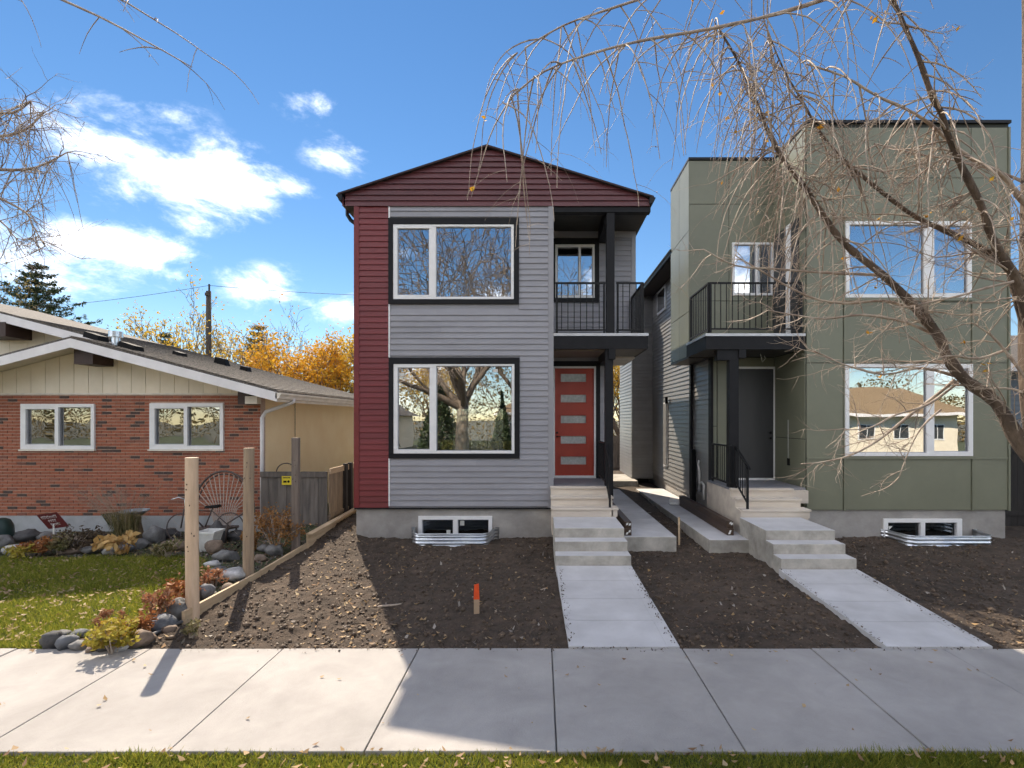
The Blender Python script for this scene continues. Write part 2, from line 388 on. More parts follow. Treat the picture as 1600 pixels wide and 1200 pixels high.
def brickmat():
    m = bpy.data.materials.new("brick"); m.use_nodes = True
    N, L = m.node_tree.nodes, m.node_tree.links
    b = N["Principled BSDF"]; b.inputs["Roughness"].default_value = .85
    g = N.new("ShaderNodeNewGeometry"); s = N.new("ShaderNodeSeparateXYZ"); L.new(g.outputs["Position"], s.inputs[0])
    def mt(op, a, b2=None):
        n = N.new("ShaderNodeMath"); n.operation = op
        for i, v in enumerate((a, b2)):
            if v is None: continue
            if isinstance(v, (int, float)): n.inputs[i].default_value = v
            else: L.new(v, n.inputs[i])
        return n.outputs[0]
    row = mt('FLOOR', mt('DIVIDE', mt('SUBTRACT', s.outputs[2], BZ0), BH))
    odd = mt('MODULO', row, 2.0)
    ix = mt('FLOOR', mt('ADD', mt('DIVIDE', mt('SUBTRACT', s.outputs[0], BX0), BW), mt('MULTIPLY', odd, .5)))
    cv = N.new("ShaderNodeCombineXYZ"); L.new(ix, cv.inputs[0]); L.new(row, cv.inputs[1])
    wnz = N.new("ShaderNodeTexWhiteNoise"); wnz.noise_dimensions = '2D'; L.new(cv.outputs[0], wnz.inputs["Vector"])
    r = N.new("ShaderNodeValToRGB"); L.new(wnz.outputs[0], r.inputs[0])
    cols = [(0, (.075,.05,.042)), (.07, (.10,.062,.05)), (.10, (.32,.105,.06)), (.4, (.39,.13,.07)), (.7, (.33,.11,.06)), (.9, (.41,.15,.085)), (1, (.21,.085,.06))]
    el = r.color_ramp.elements
    while len(el) < len(cols): el.new(.5)
    for e, (p, c) in zip(el, cols): e.position = p; e.color = (*c, 1)
    no = N.new("ShaderNodeTexNoise"); no.inputs["Scale"].default_value = 45; L.new(g.outputs["Position"], no.inputs["Vector"])
    mr = N.new("ShaderNodeMapRange"); mr.inputs[3].default_value = .7; mr.inputs[4].default_value = 1.25; L.new(no.outputs[0], mr.inputs[0])
    vm = N.new("ShaderNodeVectorMath"); vm.operation = 'SCALE'; L.new(r.outputs[0], vm.inputs[0]); L.new(mr.outputs[0], vm.inputs[3])
    L.new(vm.outputs[0], b.inputs["Base Color"])
    bp = N.new("ShaderNodeBump"); bp.inputs["Strength"].default_value = .4; bp.inputs["Distance"].default_value = .006
    L.new(no.outputs[0], bp.inputs["Height"]); L.new(bp.outputs[0], b.inputs["Normal"])
    return m
DB = 11.1                              # brick front wall distance
BH, BW = .0686, .2045
BZ0, BX0 = PZ(806, DB), -13.4
M['brick'] = brickmat()

# ------------------------------------------------------------------ terrain
def smooth(a, b, t):
    t = np.clip((t - a) / (b - a), 0, 1); return t * t * (3 - 2 * t)
def vnoise(x, y, seed=0):
    xi, yi = np.floor(x).astype(np.int64), np.floor(y).astype(np.int64)
    fx, fy = x - xi, y - yi
    fx, fy = fx * fx * (3 - 2 * fx), fy * fy * (3 - 2 * fy)
    def h(a, b):
        n = (a * 374761393 + b * 668265263 + seed * 974711) & 0x7fffffff
        n = ((n ^ (n >> 13)) * 1274126177) & 0x7fffffff
        return ((n ^ (n >> 16)) & 0xffff) / 65535.0
    return (h(xi, yi)*(1-fx) + h(xi+1, yi)*fx)*(1-fy) + (h(xi, yi+1)*(1-fx) + h(xi+1, yi+1)*fx)*fy
def gbase(x, y):
    x, y = np.asarray(x, float), np.asarray(y, float)
    z = -.012 + .075 * smooth(5.7, 8.2, y) + .02 * smooth(8.2, 10, y)
    z = z + .25 * smooth(8.6, 12.2, y) * smooth(-3.3, -4.2, x) * (x > -5.2)
    z = z + .06 * smooth(10.2, 12, y) * smooth(1.3, 1.9, x) * smooth(4.3, 3.8, x) + .1 * smooth(12, 18, y)
    return z
def gz(x, y): return float(gbase(x, y))
def grid(name, x0, x1, y0, y1, step, hf, m, kind='structure'):
    nx, ny = int((x1-x0)/step)+1, int((y1-y0)/step)+1
    X, Y = np.meshgrid(np.linspace(x0, x1, nx), np.linspace(y0, y1, ny))
    Z = hf(X, Y)
    co = np.stack([X, Y, Z], -1).reshape(-1, 3)
    i = np.arange(nx*ny).reshape(ny, nx)
    q = np.stack([i[:-1,:-1], i[:-1,1:], i[1:,1:], i[1:,:-1]], -1).reshape(-1, 4)
    o = npmesh(name, co, q, m, smooth=True)
    return tag(o, kind=kind)
def npmesh(name, co, faces, m, smooth=False, parent=None, mi=None):
    me = bpy.data.meshes.new(name)
    k = faces.shape[1]
    me.vertices.add(len(co)); me.vertices.foreach_set("co", np.asarray(co, np.float32).ravel())
    me.loops.add(faces.size); me.loops.foreach_set("vertex_index", faces.astype(np.int32).ravel())
    me.polygons.add(len(faces)); me.polygons.foreach_set("loop_start", np.arange(0, faces.size, k, dtype=np.int32))
    me.polygons.foreach_set("loop_total", np.full(len(faces), k, dtype=np.int32))
    if smooth: me.polygons.foreach_set("use_smooth", np.ones(len(faces), dtype=bool))
    for mm in (m if isinstance(m, (list, tuple)) else [m]): me.materials.append(mm)
    if mi is not None: me.polygons.foreach_set("material_index", np.asarray(mi, np.int32))
    me.update(calc_edges=True); me.validate()
    o = bpy.data.objects.new(name, me); COL.objects.link(o)
    if parent: par(o, parent)
    return o

M['dirt'] = mat("garden_soil", (.115,.08,.056), (.05,.036,.025), 7, .95, .9, 60, mid=(.3,.7), bdist=.03, stain=(.45,.34))
M['far_ground'] = mat("far_ground", (.09,.08,.05), (.05,.05,.03), 1.5, .95, .4, 20)
M['lawn_soil'] = mat("lawn_soil", (.055,.075,.022), (.04,.04,.02), 9, .95, .5, 40)
M['asphalt'] = mat("asphalt", (.16,.15,.14), (.12,.115,.11), 12, .9, .4, 90)
g = MB().add([(-600,-600,-.16),(600,-600,-.16),(600,900,-.16),(-600,900,-.16)], [(0,1,2,3)]).build("ground", M['far_ground']); tag(g, kind='structure')
def dirt_h(X, Y):
    z = gbase(X, Y)
    edge = smooth(5.62, 5.9, Y)
    n = (vnoise(X*2.2, Y*2.2, 1)-.5)*.05 + (vnoise(X*6, Y*6, 2)-.5)*.035 + (vnoise(X*15, Y*15, 3)-.5)*.028 + (vnoise(X*33, Y*33, 4)-.5)*.018
    rut = -.035*np.exp(-((X-.35*np.sin(Y*1.1)+2.2)/.13)**2) - .03*np.exp(-((X-.3*np.sin(Y*.9)-2.55)/.14)**2) - .03*np.exp(-((X-.3*np.sin(Y*1.2)-7.4)/.15)**2)
    return z + (n + rut*smooth(5.8,6.6,Y)*smooth(9.6,8.8,Y))*(.25+.75*edge) - .012*(1-edge)
DIRT = grid("bare_soil", -4.43, 11.6, 5.63, 13.0, .034, dirt_h, M['dirt'])
grid("side_yard_soil", -4.43, 14, 12.98, 40, .35, lambda X, Y: gbase(X, Y) + (vnoise(X*3, Y*3, 5)-.5)*.05, M['dirt'])
def lawn_h(X, Y): return gbase(X, Y)*1.0 + (vnoise(X*1.5, Y*1.5, 6)-.5)*.03 - .005
grid("front_lawn", -26, -4.43, 5.63, 24, .12, lawn_h, M['lawn_soil'])
grid("boulevard_lawn", -26, 26, 1.2, 3.88, .15, lambda X, Y: -.03 + (vnoise(X*1.5, Y*1.5, 8)-.5)*.025, M['lawn_soil'])
tag(MB().box(-200, 200, -8.2, 1.05, -.15, -.14).build("road", M['asphalt']), kind='structure')
tag(MB().box(-200, 200, 1.05, 1.2, -.15, -.01).box(-200, 200, -8.35, -8.2, -.15, -.01).build("kerb", M['concrete_old']), kind='structure')
grid("far_lawn", -60, 60, -40, -8.36, 1.5, lambda X, Y: -.02 + (vnoise(X*.3, Y*.3, 9)-.5)*.1, M['lawn_soil'])

# ---- public sidewalk, slab by slab
sw = tag(MB().box(-60, 60, 3.88, 5.635, -.13, -.045).build("sidewalk", M['concrete_old']), kind='structure')
joints = [-2.83 - 1.46*k for k in range(16, 0, -1)] + [-2.83, -1.34, .12, 1.555, 2.97, 4.41] + [4.41 + 1.45*k for k in range(1, 10)]
for a, b in zip(joints[:-1], joints[1:]):
    dz = random.uniform(-.004, .004)
    MB().box(a+.006, b-.006, 3.885, 5.63, -.1, dz).build("paving_slab", M['concrete_old'], sw, bevel=.006)

# ------------------------------------------------------------------ shared pieces
CH = .1185
def plank_mesh(name, m, ch=CH, lip=.026):
    pr = [(-lip,0), (-lip,.012), (-.007,ch+.004), (0,ch+.004), (0,0)]
    mb = MB(); mb.add([(0,p[0],p[1]) for p in pr] + [(1,p[0],p[1]) for p in pr],
        [(4,3,2,1,0),(5,6,7,8,9)] + [(i,(i+1)%5,5+(i+1)%5,5+i) for i in range(5)])
    return mb.mesh(name, m)
PL = {k: plank_mesh("siding_plank", M[k]) for k in ('grey_siding','red_siding','dark_siding','siding_blue')}
def siding(parent, key, x0, x1, z0, z1, Y, holes=(), skip=.03):
    """horizontal courses on a wall that faces the street"""
    n = int(math.ceil((z1 - z0) / CH - 1e-6))
    for i in range(n):
        a, b = z0 + i*CH, min(z0 + (i+1)*CH, z1)
        segs = [(x0, x1)]
        for h in holes:
            if h[2] < b - .01 and h[3] > a + .01:
                # partial overlap stays hidden behind the trim
                new = []
                for s in segs:
                    if h[1] <= s[0] or h[0] >= s[1]: new.append(s); continue
                    if h[0] > s[0]: new.append((s[0], h[0]))
                    if h[1] < s[1]: new.append((h[1], s[1]))
                segs = new
        cut = []
        for s in segs:
            if s[1]-s[0] > 2.6:
                m_ = s[0] + (s[1]-s[0])*random.uniform(.25,.75); cut += [(s[0], m_+.02, 0), (m_, s[1], -.0025)]
            else: cut.append((s[0], s[1], 0))
        for s in cut:
            if s[1]-s[0] < .02: continue
            inst("siding_plank", PL[key], parent, (s[0], Y+s[2]+random.uniform(-.0012,.0012), a), (0,0,0), (s[1]-s[0], 1, (b-a)/CH))
def siding_left(parent, key, y0, y1, z0, z1, X, holes=()):
    """courses on a wall that faces left (-X)"""
    n = int(math.ceil((z1 - z0) / CH - 1e-6))
    for i in range(n):
        a, b = z0 + i*CH, min(z0 + (i+1)*CH, z1)
        segs = [(y0, y1)]
        for h in holes:
            if h[2] < b - .01 and h[3] > a + .01:
                new = []
                for s in segs:
                    if h[1] <= s[0] or h[0] >= s[1]: new.append(s); continue
                    if h[0] > s[0]: new.append((s[0], h[0]))
                    if h[1] < s[1]: new.append((h[1], s[1]))
                segs = new
        for s in segs:
            inst("siding_plank", PL[key], parent, (X, s[1], a), (0,0,R(-90)), (s[1]-s[0], 1, (b-a)/CH))
def rect_mesh(outer, holes, y0, y1):
    mb = MB()
    for c in cells(outer, holes): mb.box(c[0], c[1], y0, y1, c[2], c[3])
    return mb
def window(house, outer, panes, Y, trim=None, glass='glass', frame='white_vinyl', trim_m='black_trim', bead=.012, proud=.035, name="window"):
    """street-facing window: frame with one recess per pane, panes and trim as its pieces"""
    w = rect_mesh(outer, panes, Y - proud, Y + .07).build(name, M[frame], house, bevel=.004)
    for p in panes:
        MB().box(p[0]-.005, p[1]+.005, Y+.012, Y+.02, p[2]-.005, p[3]+.005).build("pane", M[glass], w)
        b = bead
        rect_mesh((p[0]-.002, p[1]+.002, p[2]-.002, p[3]+.002), [(p[0]+b, p[1]-b, p[2]+b, p[3]-b)], Y-proud*.35, Y+.01).build("glazing_bead", M[frame if frame == 'black_trim' else 'grey_bead'], w)
    if trim:
        rect_mesh(trim, [outer], Y - .045, Y + .01).build("trim", M[trim_m], w, bevel=.004)
    return w
M['grey_bead'] = mat("glazing_bead", (.42,.42,.44), None, 6, .45)
def px_rect(x0, x1, y0, y1, D): return (PX(x0,D), PX(x1,D), PZ(y1,D), PZ(y0,D))
def room(house, x0, x1, y0, y1, z0, z1, wm='interior', name="interior"):
    """inside faces of a room open to the street"""
    t = .05
    mb = MB()
    mb.box(x0-t, x0, y0, y1, z0, z1).box(x1, x1+t, y0, y1, z0, z1).box(x0-t, x1+t, y0, y1, z0-t, z0).box(x0-t, x1+t, y0, y1, z1, z1+t)
    return mb.build(name, M[wm], house)

# ================================================================== the red and grey house
DF, DR, DE = 10.5, 11.9, 19.0
HL, HP, HR, HO = -3.81, .25, 1.62, 2.19     # left wall, porch wall, right wall, upper overhang
H = thing("two_storey_house", (-1.1, DF, 0), "new narrow two-storey house with grey and dark red siding and red gable", "house")
ZB, ZS = PZ(793, DF), PZ(323, DF)            # bottom of siding, soffit
wU = px_rect(615,803,351.5,468,DF); tU = px_rect(607.5,811,341.5,475.5,DF)
pU = [px_rect(621.5,671,357.5,461.5,DF), px_rect(681.5,799,355,464.5,DF)]
wL = px_rect(615.5,804,569,708.5,DF); tL = px_rect(608,812,559,716,DF)
pL = [px_rect(622,672,574.5,702.5,DF), px_rect(682,800,572,704.5,DF)]
front = rect_mesh((HL, HP, ZB, ZS+.12), [wU, wL], DF, DF+.16).build("front_wall", M['grey_siding'], H)
xr = PX(608.5, DF)
siding(front, 'red_siding', HL+.09, xr-.012, ZB, ZS, DF, [tU, tL])
siding(front, 'grey_siding', xr+.012, HP-.1, ZB+.03, ZS, DF, [tU, tL])
MB().box(HL-.015, HL+.09, DF-.032, DF+.1, ZB, ZS).build("corner_trim", M['red_trim'], H, bevel=.004)
MB().box(HP-.1, HP+.012, DF-.032, DF+.1, ZB-.02, ZS).build("corner_trim", M['grey_trim'], H, bevel=.004)
for a, b in ((ZB+.03, tL[2]), (tL[3], tU[2]), (tU[3], ZS)):
    MB().box(xr-.012, xr+.014, DF-.03, DF, a+.004, b-.004).build("joint_trim", M['white_vinyl'], H)
MB().box(HL, HP-.01, DF-.036, DF-.001, ZB-.03, ZB-.002).build("starter_strip", M['black_trim'], H)
window(H, wU, pU, DF, tU); window(H, wL, pL, DF, tL)
for wpos in ((627,585,DF), (774,579,DF)):
    p = P(*wpos); MB().box(p.x-.05, p.x+.05, DF+.004, DF+.008, p.z-.03, p.z+.03).build("sticker", M['sticker'], H)
# body behind the front
body = MB()
body.box(HL, HL+.16, DF+.16, DE, ZB, ZS)                                  # left wall
body.box(HP-.16, HP, DF+.16, DR, ZB, ZS)                                  # porch side wall
body.box(HR-.12, HR, DR+.16, DE, ZB, ZS)                                  # right wall
backw = (-3.3, -1.35, 1.35, 2.95)
for c in cells((HL, HR, ZB, ZS), [backw]): body.box(c[0], c[1], DE, DE+.16, c[2], c[3])
body.build("side_walls", M['grey_siding'], H)
bw = rect_mesh(backw, [(-3.25,-2.65,1.4,2.9),(-2.6,-2.0,1.4,2.9),(-1.95,-1.4,1.4,2.9)], DE-.03, DE+.05).build("window", M['white_vinyl'], H)
tag(bw, "white back window seen through the house")
fl = MB().box(HL+.16, HR-.12, DF+.16, DE, 1.0, 1.1).box(HL+.16, HP-.16, DF+.16, DR, 1.0, 1.098).box(HL+.16, HR-.12, DF+.17, DE-.01, 3.95, 4.2)
fl.build("floors", M['interior_floor'], H)
MB().box(HL+.165, HP-.165, 14.6, 14.7, 4.2, ZS).box(HL+.165, HP-.165, DF+.17, 14.6, ZS-.06, ZS).box(HL+.16, HL+.175, DF+.17, DE, 1.1, ZS-.07).build("interior_walls", M['interior'], H)
# foundation with basement window
bwin = px_rect(653.5,769,806.5,838,DF); 
fnd = rect_mesh((HL+.02, HP-.0, -.3, ZB-.03), [bwin], DF+.02, DF+.25)
fnd.box(HL+.02, HL+.25, DF+.25, DE, -.3, ZB-.001).box(HR-.25, HR-.02, DR+.1, DE, -.3, ZB-.001).box(HL+.25, HR-.25, DE-.2, DE, -.3, ZB-.001).box(HP-.2, HR-.02, DR+.1, DR+.2, -.3, ZB-.001).box(HP-.2,HP-.02,DF+.25,DR+.1,-.3,ZB-.001)
fnd.build("foundation", M['foundation'], H)
bp = [px_rect(659.5,708,812,837,DF), px_rect(715,763.5,812,837,DF)]
window(H, bwin, bp, DF+.05, None, 'glass_dark', proud=.06, name="basement_window")
MB().box(bwin[0]-.03, bwin[1]+.03, DF+.9, DF+.95, -.2, ZB).build("basement_interior", M['interior_dark'], H)
for q in ((721.5,818,.045,.05),(700,832,.04,.04)):
    p = P(q[0], q[1], DF); MB().box(p.x-q[2], p.x+q[2], DF+.05, DF+.056, p.z-q[3], p.z+q[3]).build("sticker", M['sticker'], H)

def window_well(cx, w, Y, z0, z1, label, depth=.62, nr=None):
    """corrugated half-round steel well; flat front, slanted sides, flanges on the wall"""
    t = thing("window_well", (cx, Y, z0), label, "window well", "window wells")
    path = [(-w/2-.13, 0), (-w/2-.05, -.005), (-w/2-.03, -.16), (-w/2+.03, -depth+.1), (-w/2+.14, -depth), (w/2-.14, -depth), (w/2-.03, -depth+.1), (w/2+.03, -.16), (w/2+.05, -.005), (w/2+.13, 0)]
    nrib = nr or 7; nz = nrib*8
    mb = MB()
    vs = []
    for k in range(nz+1):
        z = z0 + (z1-z0)*k/nz
        off = .012*math.sin(2*math.pi*k/8)
        for i, (a, b) in enumerate(path):
            nx = 0 if 3 < i < 6 else (-1 if i <= 3 else 1) * (.9 if 1 < i < 8 else 0); ny = -1 if 2 < i < 7 else -.3
            vs.append((cx + a + nx*off, Y + b + ny*off, z))
    n = len(path)
    fs = [(k*n+i, k*n+i+1, (k+1)*n+i+1, (k+1)*n+i) for k in range(nz) for i in range(n-1)]
    mb.add(vs, fs)
    o = mb.build("corrugated_wall", M['galv'], t, smooth=True)
    sd = o.modifiers.new("thick", 'SOLIDIFY'); sd.thickness = .004
    MB().tube([(cx+a, Y+b, z1) for a, b in path], .011, 6).build("rolled_rim", M['galv'], t, smooth=True)
    return t
cxw = (bwin[0]+bwin[1])/2
window_well(cxw, bwin[1]-bwin[0]+.02, DF+.01, -.15, .30, "corrugated steel window well below the grey house window", .62)

# recessed porch and upper balcony walls
uo = px_rect(867.5,929,382.5,466,DR); ut = px_rect(862,936,373,472.5,DR)
lo = px_rect(864,931,572.5,746.5,DR); lt = px_rect(861.5,937.5,564.5,752,DR)
rw = rect_mesh((HP, HR, ZB, 4.0), [lo], DR, DR+.16)
for c in cells((HP, HO, 4.0, ZS), [uo]): rw.box(c[0], c[1], DR, DR+.16, c[2], c[3])
rwo = rw.build("recessed_wall", M['grey_siding'], H)
siding(rwo, 'grey_siding', HP, HO-.09, 4.3, PZ(372,DR), DR, [ut])
siding(rwo, 'grey_siding', lt[1], HR-.02, 1.13, 3.9, DR)
MB().box(HO-.09, HO+.012, DR-.032, DR+.1, 3.98, ZS).build("corner_trim", M['grey_trim'], H)
MB().box(HP, HO-.09, DR-.028, DR-.002, PZ(372,DR), ZS).build("frieze_board", M['grey_trim'], H)
MB().box(HP, HR, DR-.03, DR-.002, lt[3], 3.95).build("frieze_board", M['grey_trim'], H)
up = [(uo[0]+.05, PX(904,DR), uo[2]+.06, uo[3]-.06), (PX(907,DR), uo[1]-.05, uo[2]+.06, uo[3]-.06)]
window(H, uo, up, DR, ut)
MB().box(HP, HO-.05, DR+1.5, DR+1.55, 4.2, ZS).build("interior_walls", M['interior'], H)
# overhanging upper bay on the right side
MB().box(HR, HO, DR+.16, 13.55, 4.0, ZS).build("upper_bay", M['grey_siding'], H)
MB().box(HR-.1, HO+.0, DR, 13.55, 3.94, 3.995).build("bay_soffit", M['cream_trim'], H)
# red door
dr = rect_mesh(lo, [px_rect(867,928,575.5,743,DR)], DR-.03, DR+.06).build("door_frame", M['white_vinyl'], H, bevel=.004)
rect_mesh(lt, [lo], DR-.04, DR-.002).build("trim", M['black_trim'], dr)
lites = [px_rect(876,916,a,b,DR) for a, b in ((584,597),(616.5,629),(649,661.5),(681,693.5),(713,726))]
door = rect_mesh(px_rect(867,928,575.5,743,DR), lites, DR+.01, DR+.055).build("door", M['door_red'], H)
for l in lites:
    MB().box(l[0], l[1], DR+.03, DR+.04, l[2], l[3]).build("pane", M['frosted'], door)
    rect_mesh((l[0]-.022, l[1]+.022, l[2]-.022, l[3]+.022), [(l[0]+.004,l[1]-.004,l[2]+.004,l[3]-.004)], DR-.002, DR+.012).build("lite_frame", M['door_red'], door)
hp = P(870.5, 680, DR)
hb = MB().tube([(hp.x, DR+.012, hp.z-.03), (hp.x, DR-.04, hp.z-.03)], .022, 10).tube([(hp.x-.005, DR-.04, hp.z-.03), (hp.x+.085, DR-.045, hp.z-.03)], .009, 8).tube([(hp.x, DR+.012, hp.z+.06), (hp.x, DR-.02, hp.z+.06)], .026, 10)
hb.build("handle", M['black_metal'], door, smooth=True)
MB().box(lo[0], lo[1], DR-.06, DR-.031, lo[2]-.03, lo[2]).build("threshold", M['deck_edge'], H)

# balcony deck, soffits, posts
ZD0, ZD1 = PZ(545.5, DF), PZ(521, DF)
deck = MB().box(HP+.014, HO-.02, DF, DR-.002, ZD0+.03, ZD1-.05).build("balcony_deck", M['black_trim'], H)
MB().box(HP+.014, HO-.02, DF-.03, DF-.001, ZD0, ZD1-.058).build("fascia", M['black_trim'], deck, bevel=.004)
MB().box(HO-.019, HO+.0, DF-.03, DR, ZD0, ZD1-.058).build("fascia", M['black_trim'], deck)
MB().box(HP+.014, HO+.01, DF-.045, DR-.004, ZD1-.056, ZD1).build("metal_edge", M['deck_edge'], deck)
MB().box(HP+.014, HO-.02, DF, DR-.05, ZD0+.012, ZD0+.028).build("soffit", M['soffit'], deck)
MB().box(PX(948,DF), PX(960.5,DF), DF+.01, DF+.18, ZD1, ZS-.11).build("balcony_post", M['black_trim'], H, bevel=.005)
MB().box(PX(946,DF), PX(958.5,DF), DF+.02, DF+.18, .85, ZD0+.012).build("porch_post", M['black_trim'], H, bevel=.005)
MB().box(PX(951,DF), PX(961.5,DF), DF-.028, DF+.2, PZ(561,DF), ZD0-.001).build("post_cap", M['black_trim'], H)
MB().box(HP+.014, HO+.06, DF-.01, DF+.16, ZS-.11, ZS-.001).build("porch_beam", M['black_trim'], H)
MB().box(1.33, 1.5, DF+.162, DR-.03, ZS-.28, ZS-.002).build("porch_beam", M['black_trim'], H)
MB().box(1.33, 1.5, DF+.19, DR-.05, ZD0-.2, ZD0+.01).build("porch_beam", M['black_trim'], H)
# soffit boards along the porch ceiling and eaves
EL, ER = -4.13, 2.3
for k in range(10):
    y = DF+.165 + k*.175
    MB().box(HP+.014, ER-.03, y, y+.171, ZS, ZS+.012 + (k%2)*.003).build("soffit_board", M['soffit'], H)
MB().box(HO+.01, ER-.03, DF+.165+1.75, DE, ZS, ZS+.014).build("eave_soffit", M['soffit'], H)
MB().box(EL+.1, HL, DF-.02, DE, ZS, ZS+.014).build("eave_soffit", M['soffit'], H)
lamp = MB().disc((PX(903,11.2), 11.2, ZD0+.003), .065, n=16, h=.008).build("ceiling_lamp", M['black_trim'], H)
MB().disc((PX(903,11.2), 11.2, ZD0-.001), .048, n=16, h=.004).build("lamp_lens", M['lamp'], lamp)
# railing
RZ0, RZ1 = PZ(516.5,DF), PZ(440.5,DF)
def railing(house, pts, z0, z1, step=.118, name="railing"):
    """one railing section per stretch: top rail > bottom rail, posts, balusters"""
    for a, b in zip(pts[:-1], pts[1:]):
        dx, dy = b[0]-a[0], b[1]-a[1]; L = math.hypot(dx, dy); ux, uy = dx/L, dy/L; nx, ny = -uy*.022, ux*.022
        def bar(lo_, hi_):
            return MB().hexa([(a[0]-nx,a[1]-ny,lo_),(b[0]-nx,b[1]-ny,lo_),(b[0]+nx,b[1]+ny,lo_),(a[0]+nx,a[1]+ny,lo_)], [(a[0]-nx,a[1]-ny,hi_),(b[0]-nx,b[1]-ny,hi_),(b[0]+nx,b[1]+ny,hi_),(a[0]+nx,a[1]+ny,hi_)])
        ro = bar(z1-.035, z1).build(name, M['black_metal'], house)
        bar(z0, z0+.03).build("bottom_rail", M['black_metal'], ro)
        bm = MB().box(-.008,.008,-.008,.008,z0+.03,z1-.035).mesh("baluster", M['black_metal'])
        pm = MB().box(-.02,.02,-.02,.02,z0-.06,z1-.036).mesh("rail_post", M['black_metal'])
        n = max(1, int(L/step))
        for i in range(1, n):
            t = i/n; inst("baluster", bm, ro, (a[0]+dx*t, a[1]+dy*t, 0))
        inst("rail_post", pm, ro, (a[0]+ux*.03, a[1]+uy*.03, 0)); inst("rail_post", pm, ro, (b[0]-ux*.03, b[1]-uy*.03, 0))
railing(H, [(HP+.05, DF+.03), (1.33, DF+.03)], RZ0, RZ1)
railing(H, [(1.55, DF+.03), (HO-.09, DF+.03), (HO-.09, DR-.05)], RZ0, RZ1)

# gable and roof
AX, AZ = -1.1, PZ(230, DF)
GB = ZS + .0
gab = MB().add([(EL+.14, DF-.005, ZS),(ER-.1, DF-.005, ZS),(ER-.1, DF-.005, 7.06),(AX, DF-.005, AZ-.1),(EL+.14, DF-.005, 7.06)], [(0,1,2,3,4)])
gb = gab.build("gable", M['gable_siding'], H)
gch = .1145
z = ZS
k = 0
def rake(x):   # underside of the roof at x
    return AZ-.04 - (AX-x)*((AZ-7.11)/(AX-EL)) if x < AX else AZ-.04 - (x-AX)*((AZ-7.05)/(ER-AX))
while z < AZ - .12:
    z1 = min(z + gch, AZ-.05)
    def xs(zz):
        l = AX - (AZ-.03-zz)*(AX-EL)/(AZ-7.11); r = AX + (AZ-.03-zz)*(ER-AX)/(AZ-7.05)
        return max(l, EL+.13), min(r, ER-.09)
    l0, r0 = xs(z); l1, r1 = xs(z1)
    if r1 > l1:
        vs = [(l0,DF-.045,z),(r0,DF-.045,z),(r0,DF-.043,z+.014),(l0,DF-.043,z+.014),(l1,DF-.016,z1+.006),(r1,DF-.016,z1+.006),(l0,DF-.006,z),(r0,DF-.006,z),(r1,DF-.006,z1+.006),(l1,DF-.006,z1+.006)]
        MB().add(vs, [(0,1,2,3),(3,2,5,4),(0,6,7,1),(4,5,8,9),(0,3,4,9,6),(1,7,8,5,2)]).build("siding_course", M['gable_siding'], gb)
    z = z1; k += 1
rf = MB()
for (xe, ze) in ((EL, 7.11), (ER, 7.05)):
    rf.hexa([(xe,DF-.09,ze-.03),(AX,DF-.09,AZ-.03),(AX,DE+.4,AZ-.03),(xe,DE+.4,ze-.03)], [(xe,DF-.09,ze),(AX,DF-.09,AZ),(AX,DE+.4,AZ),(xe,DE+.4,ze)])
roof = rf.build("roof", M['dark_shingles'], H)
for (xe, ze) in ((EL, 7.11), (ER, 7.05)):
    MB().hexa([(xe,DF-.105,ze-.028),(AX,DF-.105,AZ-.028),(AX,DF-.091,AZ-.028),(xe,DF-.091,ze-.028)], [(xe,DF-.105,ze+.008),(AX,DF-.105,AZ+.008),(AX,DF-.091,AZ+.008),(xe,DF-.091,ze+.008)]).build("rake_trim", M['rake'], roof)
def gutter(house, xi, xo, ztop, y0, y1, m):
    """K-style gutter; xi wall side, xo outer lip"""
    s = 1 if xo > xi else -1; w = abs(xo-xi)
    pr = [(xi, ztop), (xi, ztop-.12), (xi+s*w*.55, ztop-.12), (xi+s*w*.7, ztop-.07), (xo, ztop-.03), (xo, ztop)]
    return MB().prism(pr if s > 0 else pr[::-1], y0, y1).build("gutter", m, house)
gutter(H, EL+.09, EL-.03, 7.09, DF-.1, DE+.4, M['cap_metal'])
gutter(H, ER-.09, ER+.03, 7.03, DF-.1, DE+.4, M['cap_metal'])
MB().box(EL+.075, EL+.1, DF-.05, DE+.3, ZS+.002, 7.05).build("fascia", M['gable_siding'], H)
MB().box(ER-.1, ER-.075, DF-.05, DE+.3, ZS+.002, 7.0).build("fascia", M['gable_siding'], H)
MB().tube([(EL+.03, DF+.35, 6.97), (EL+.03, DF+.35, 6.85), (EL+.1, DF+.35, 6.74), (HL-.12, DF+.35, 6.66), (HL-.055, DF+.35, 6.58), (HL-.055, DF+.35, .7)], .04, 8).build("downspout", M['cap_metal'], H, smooth=True)

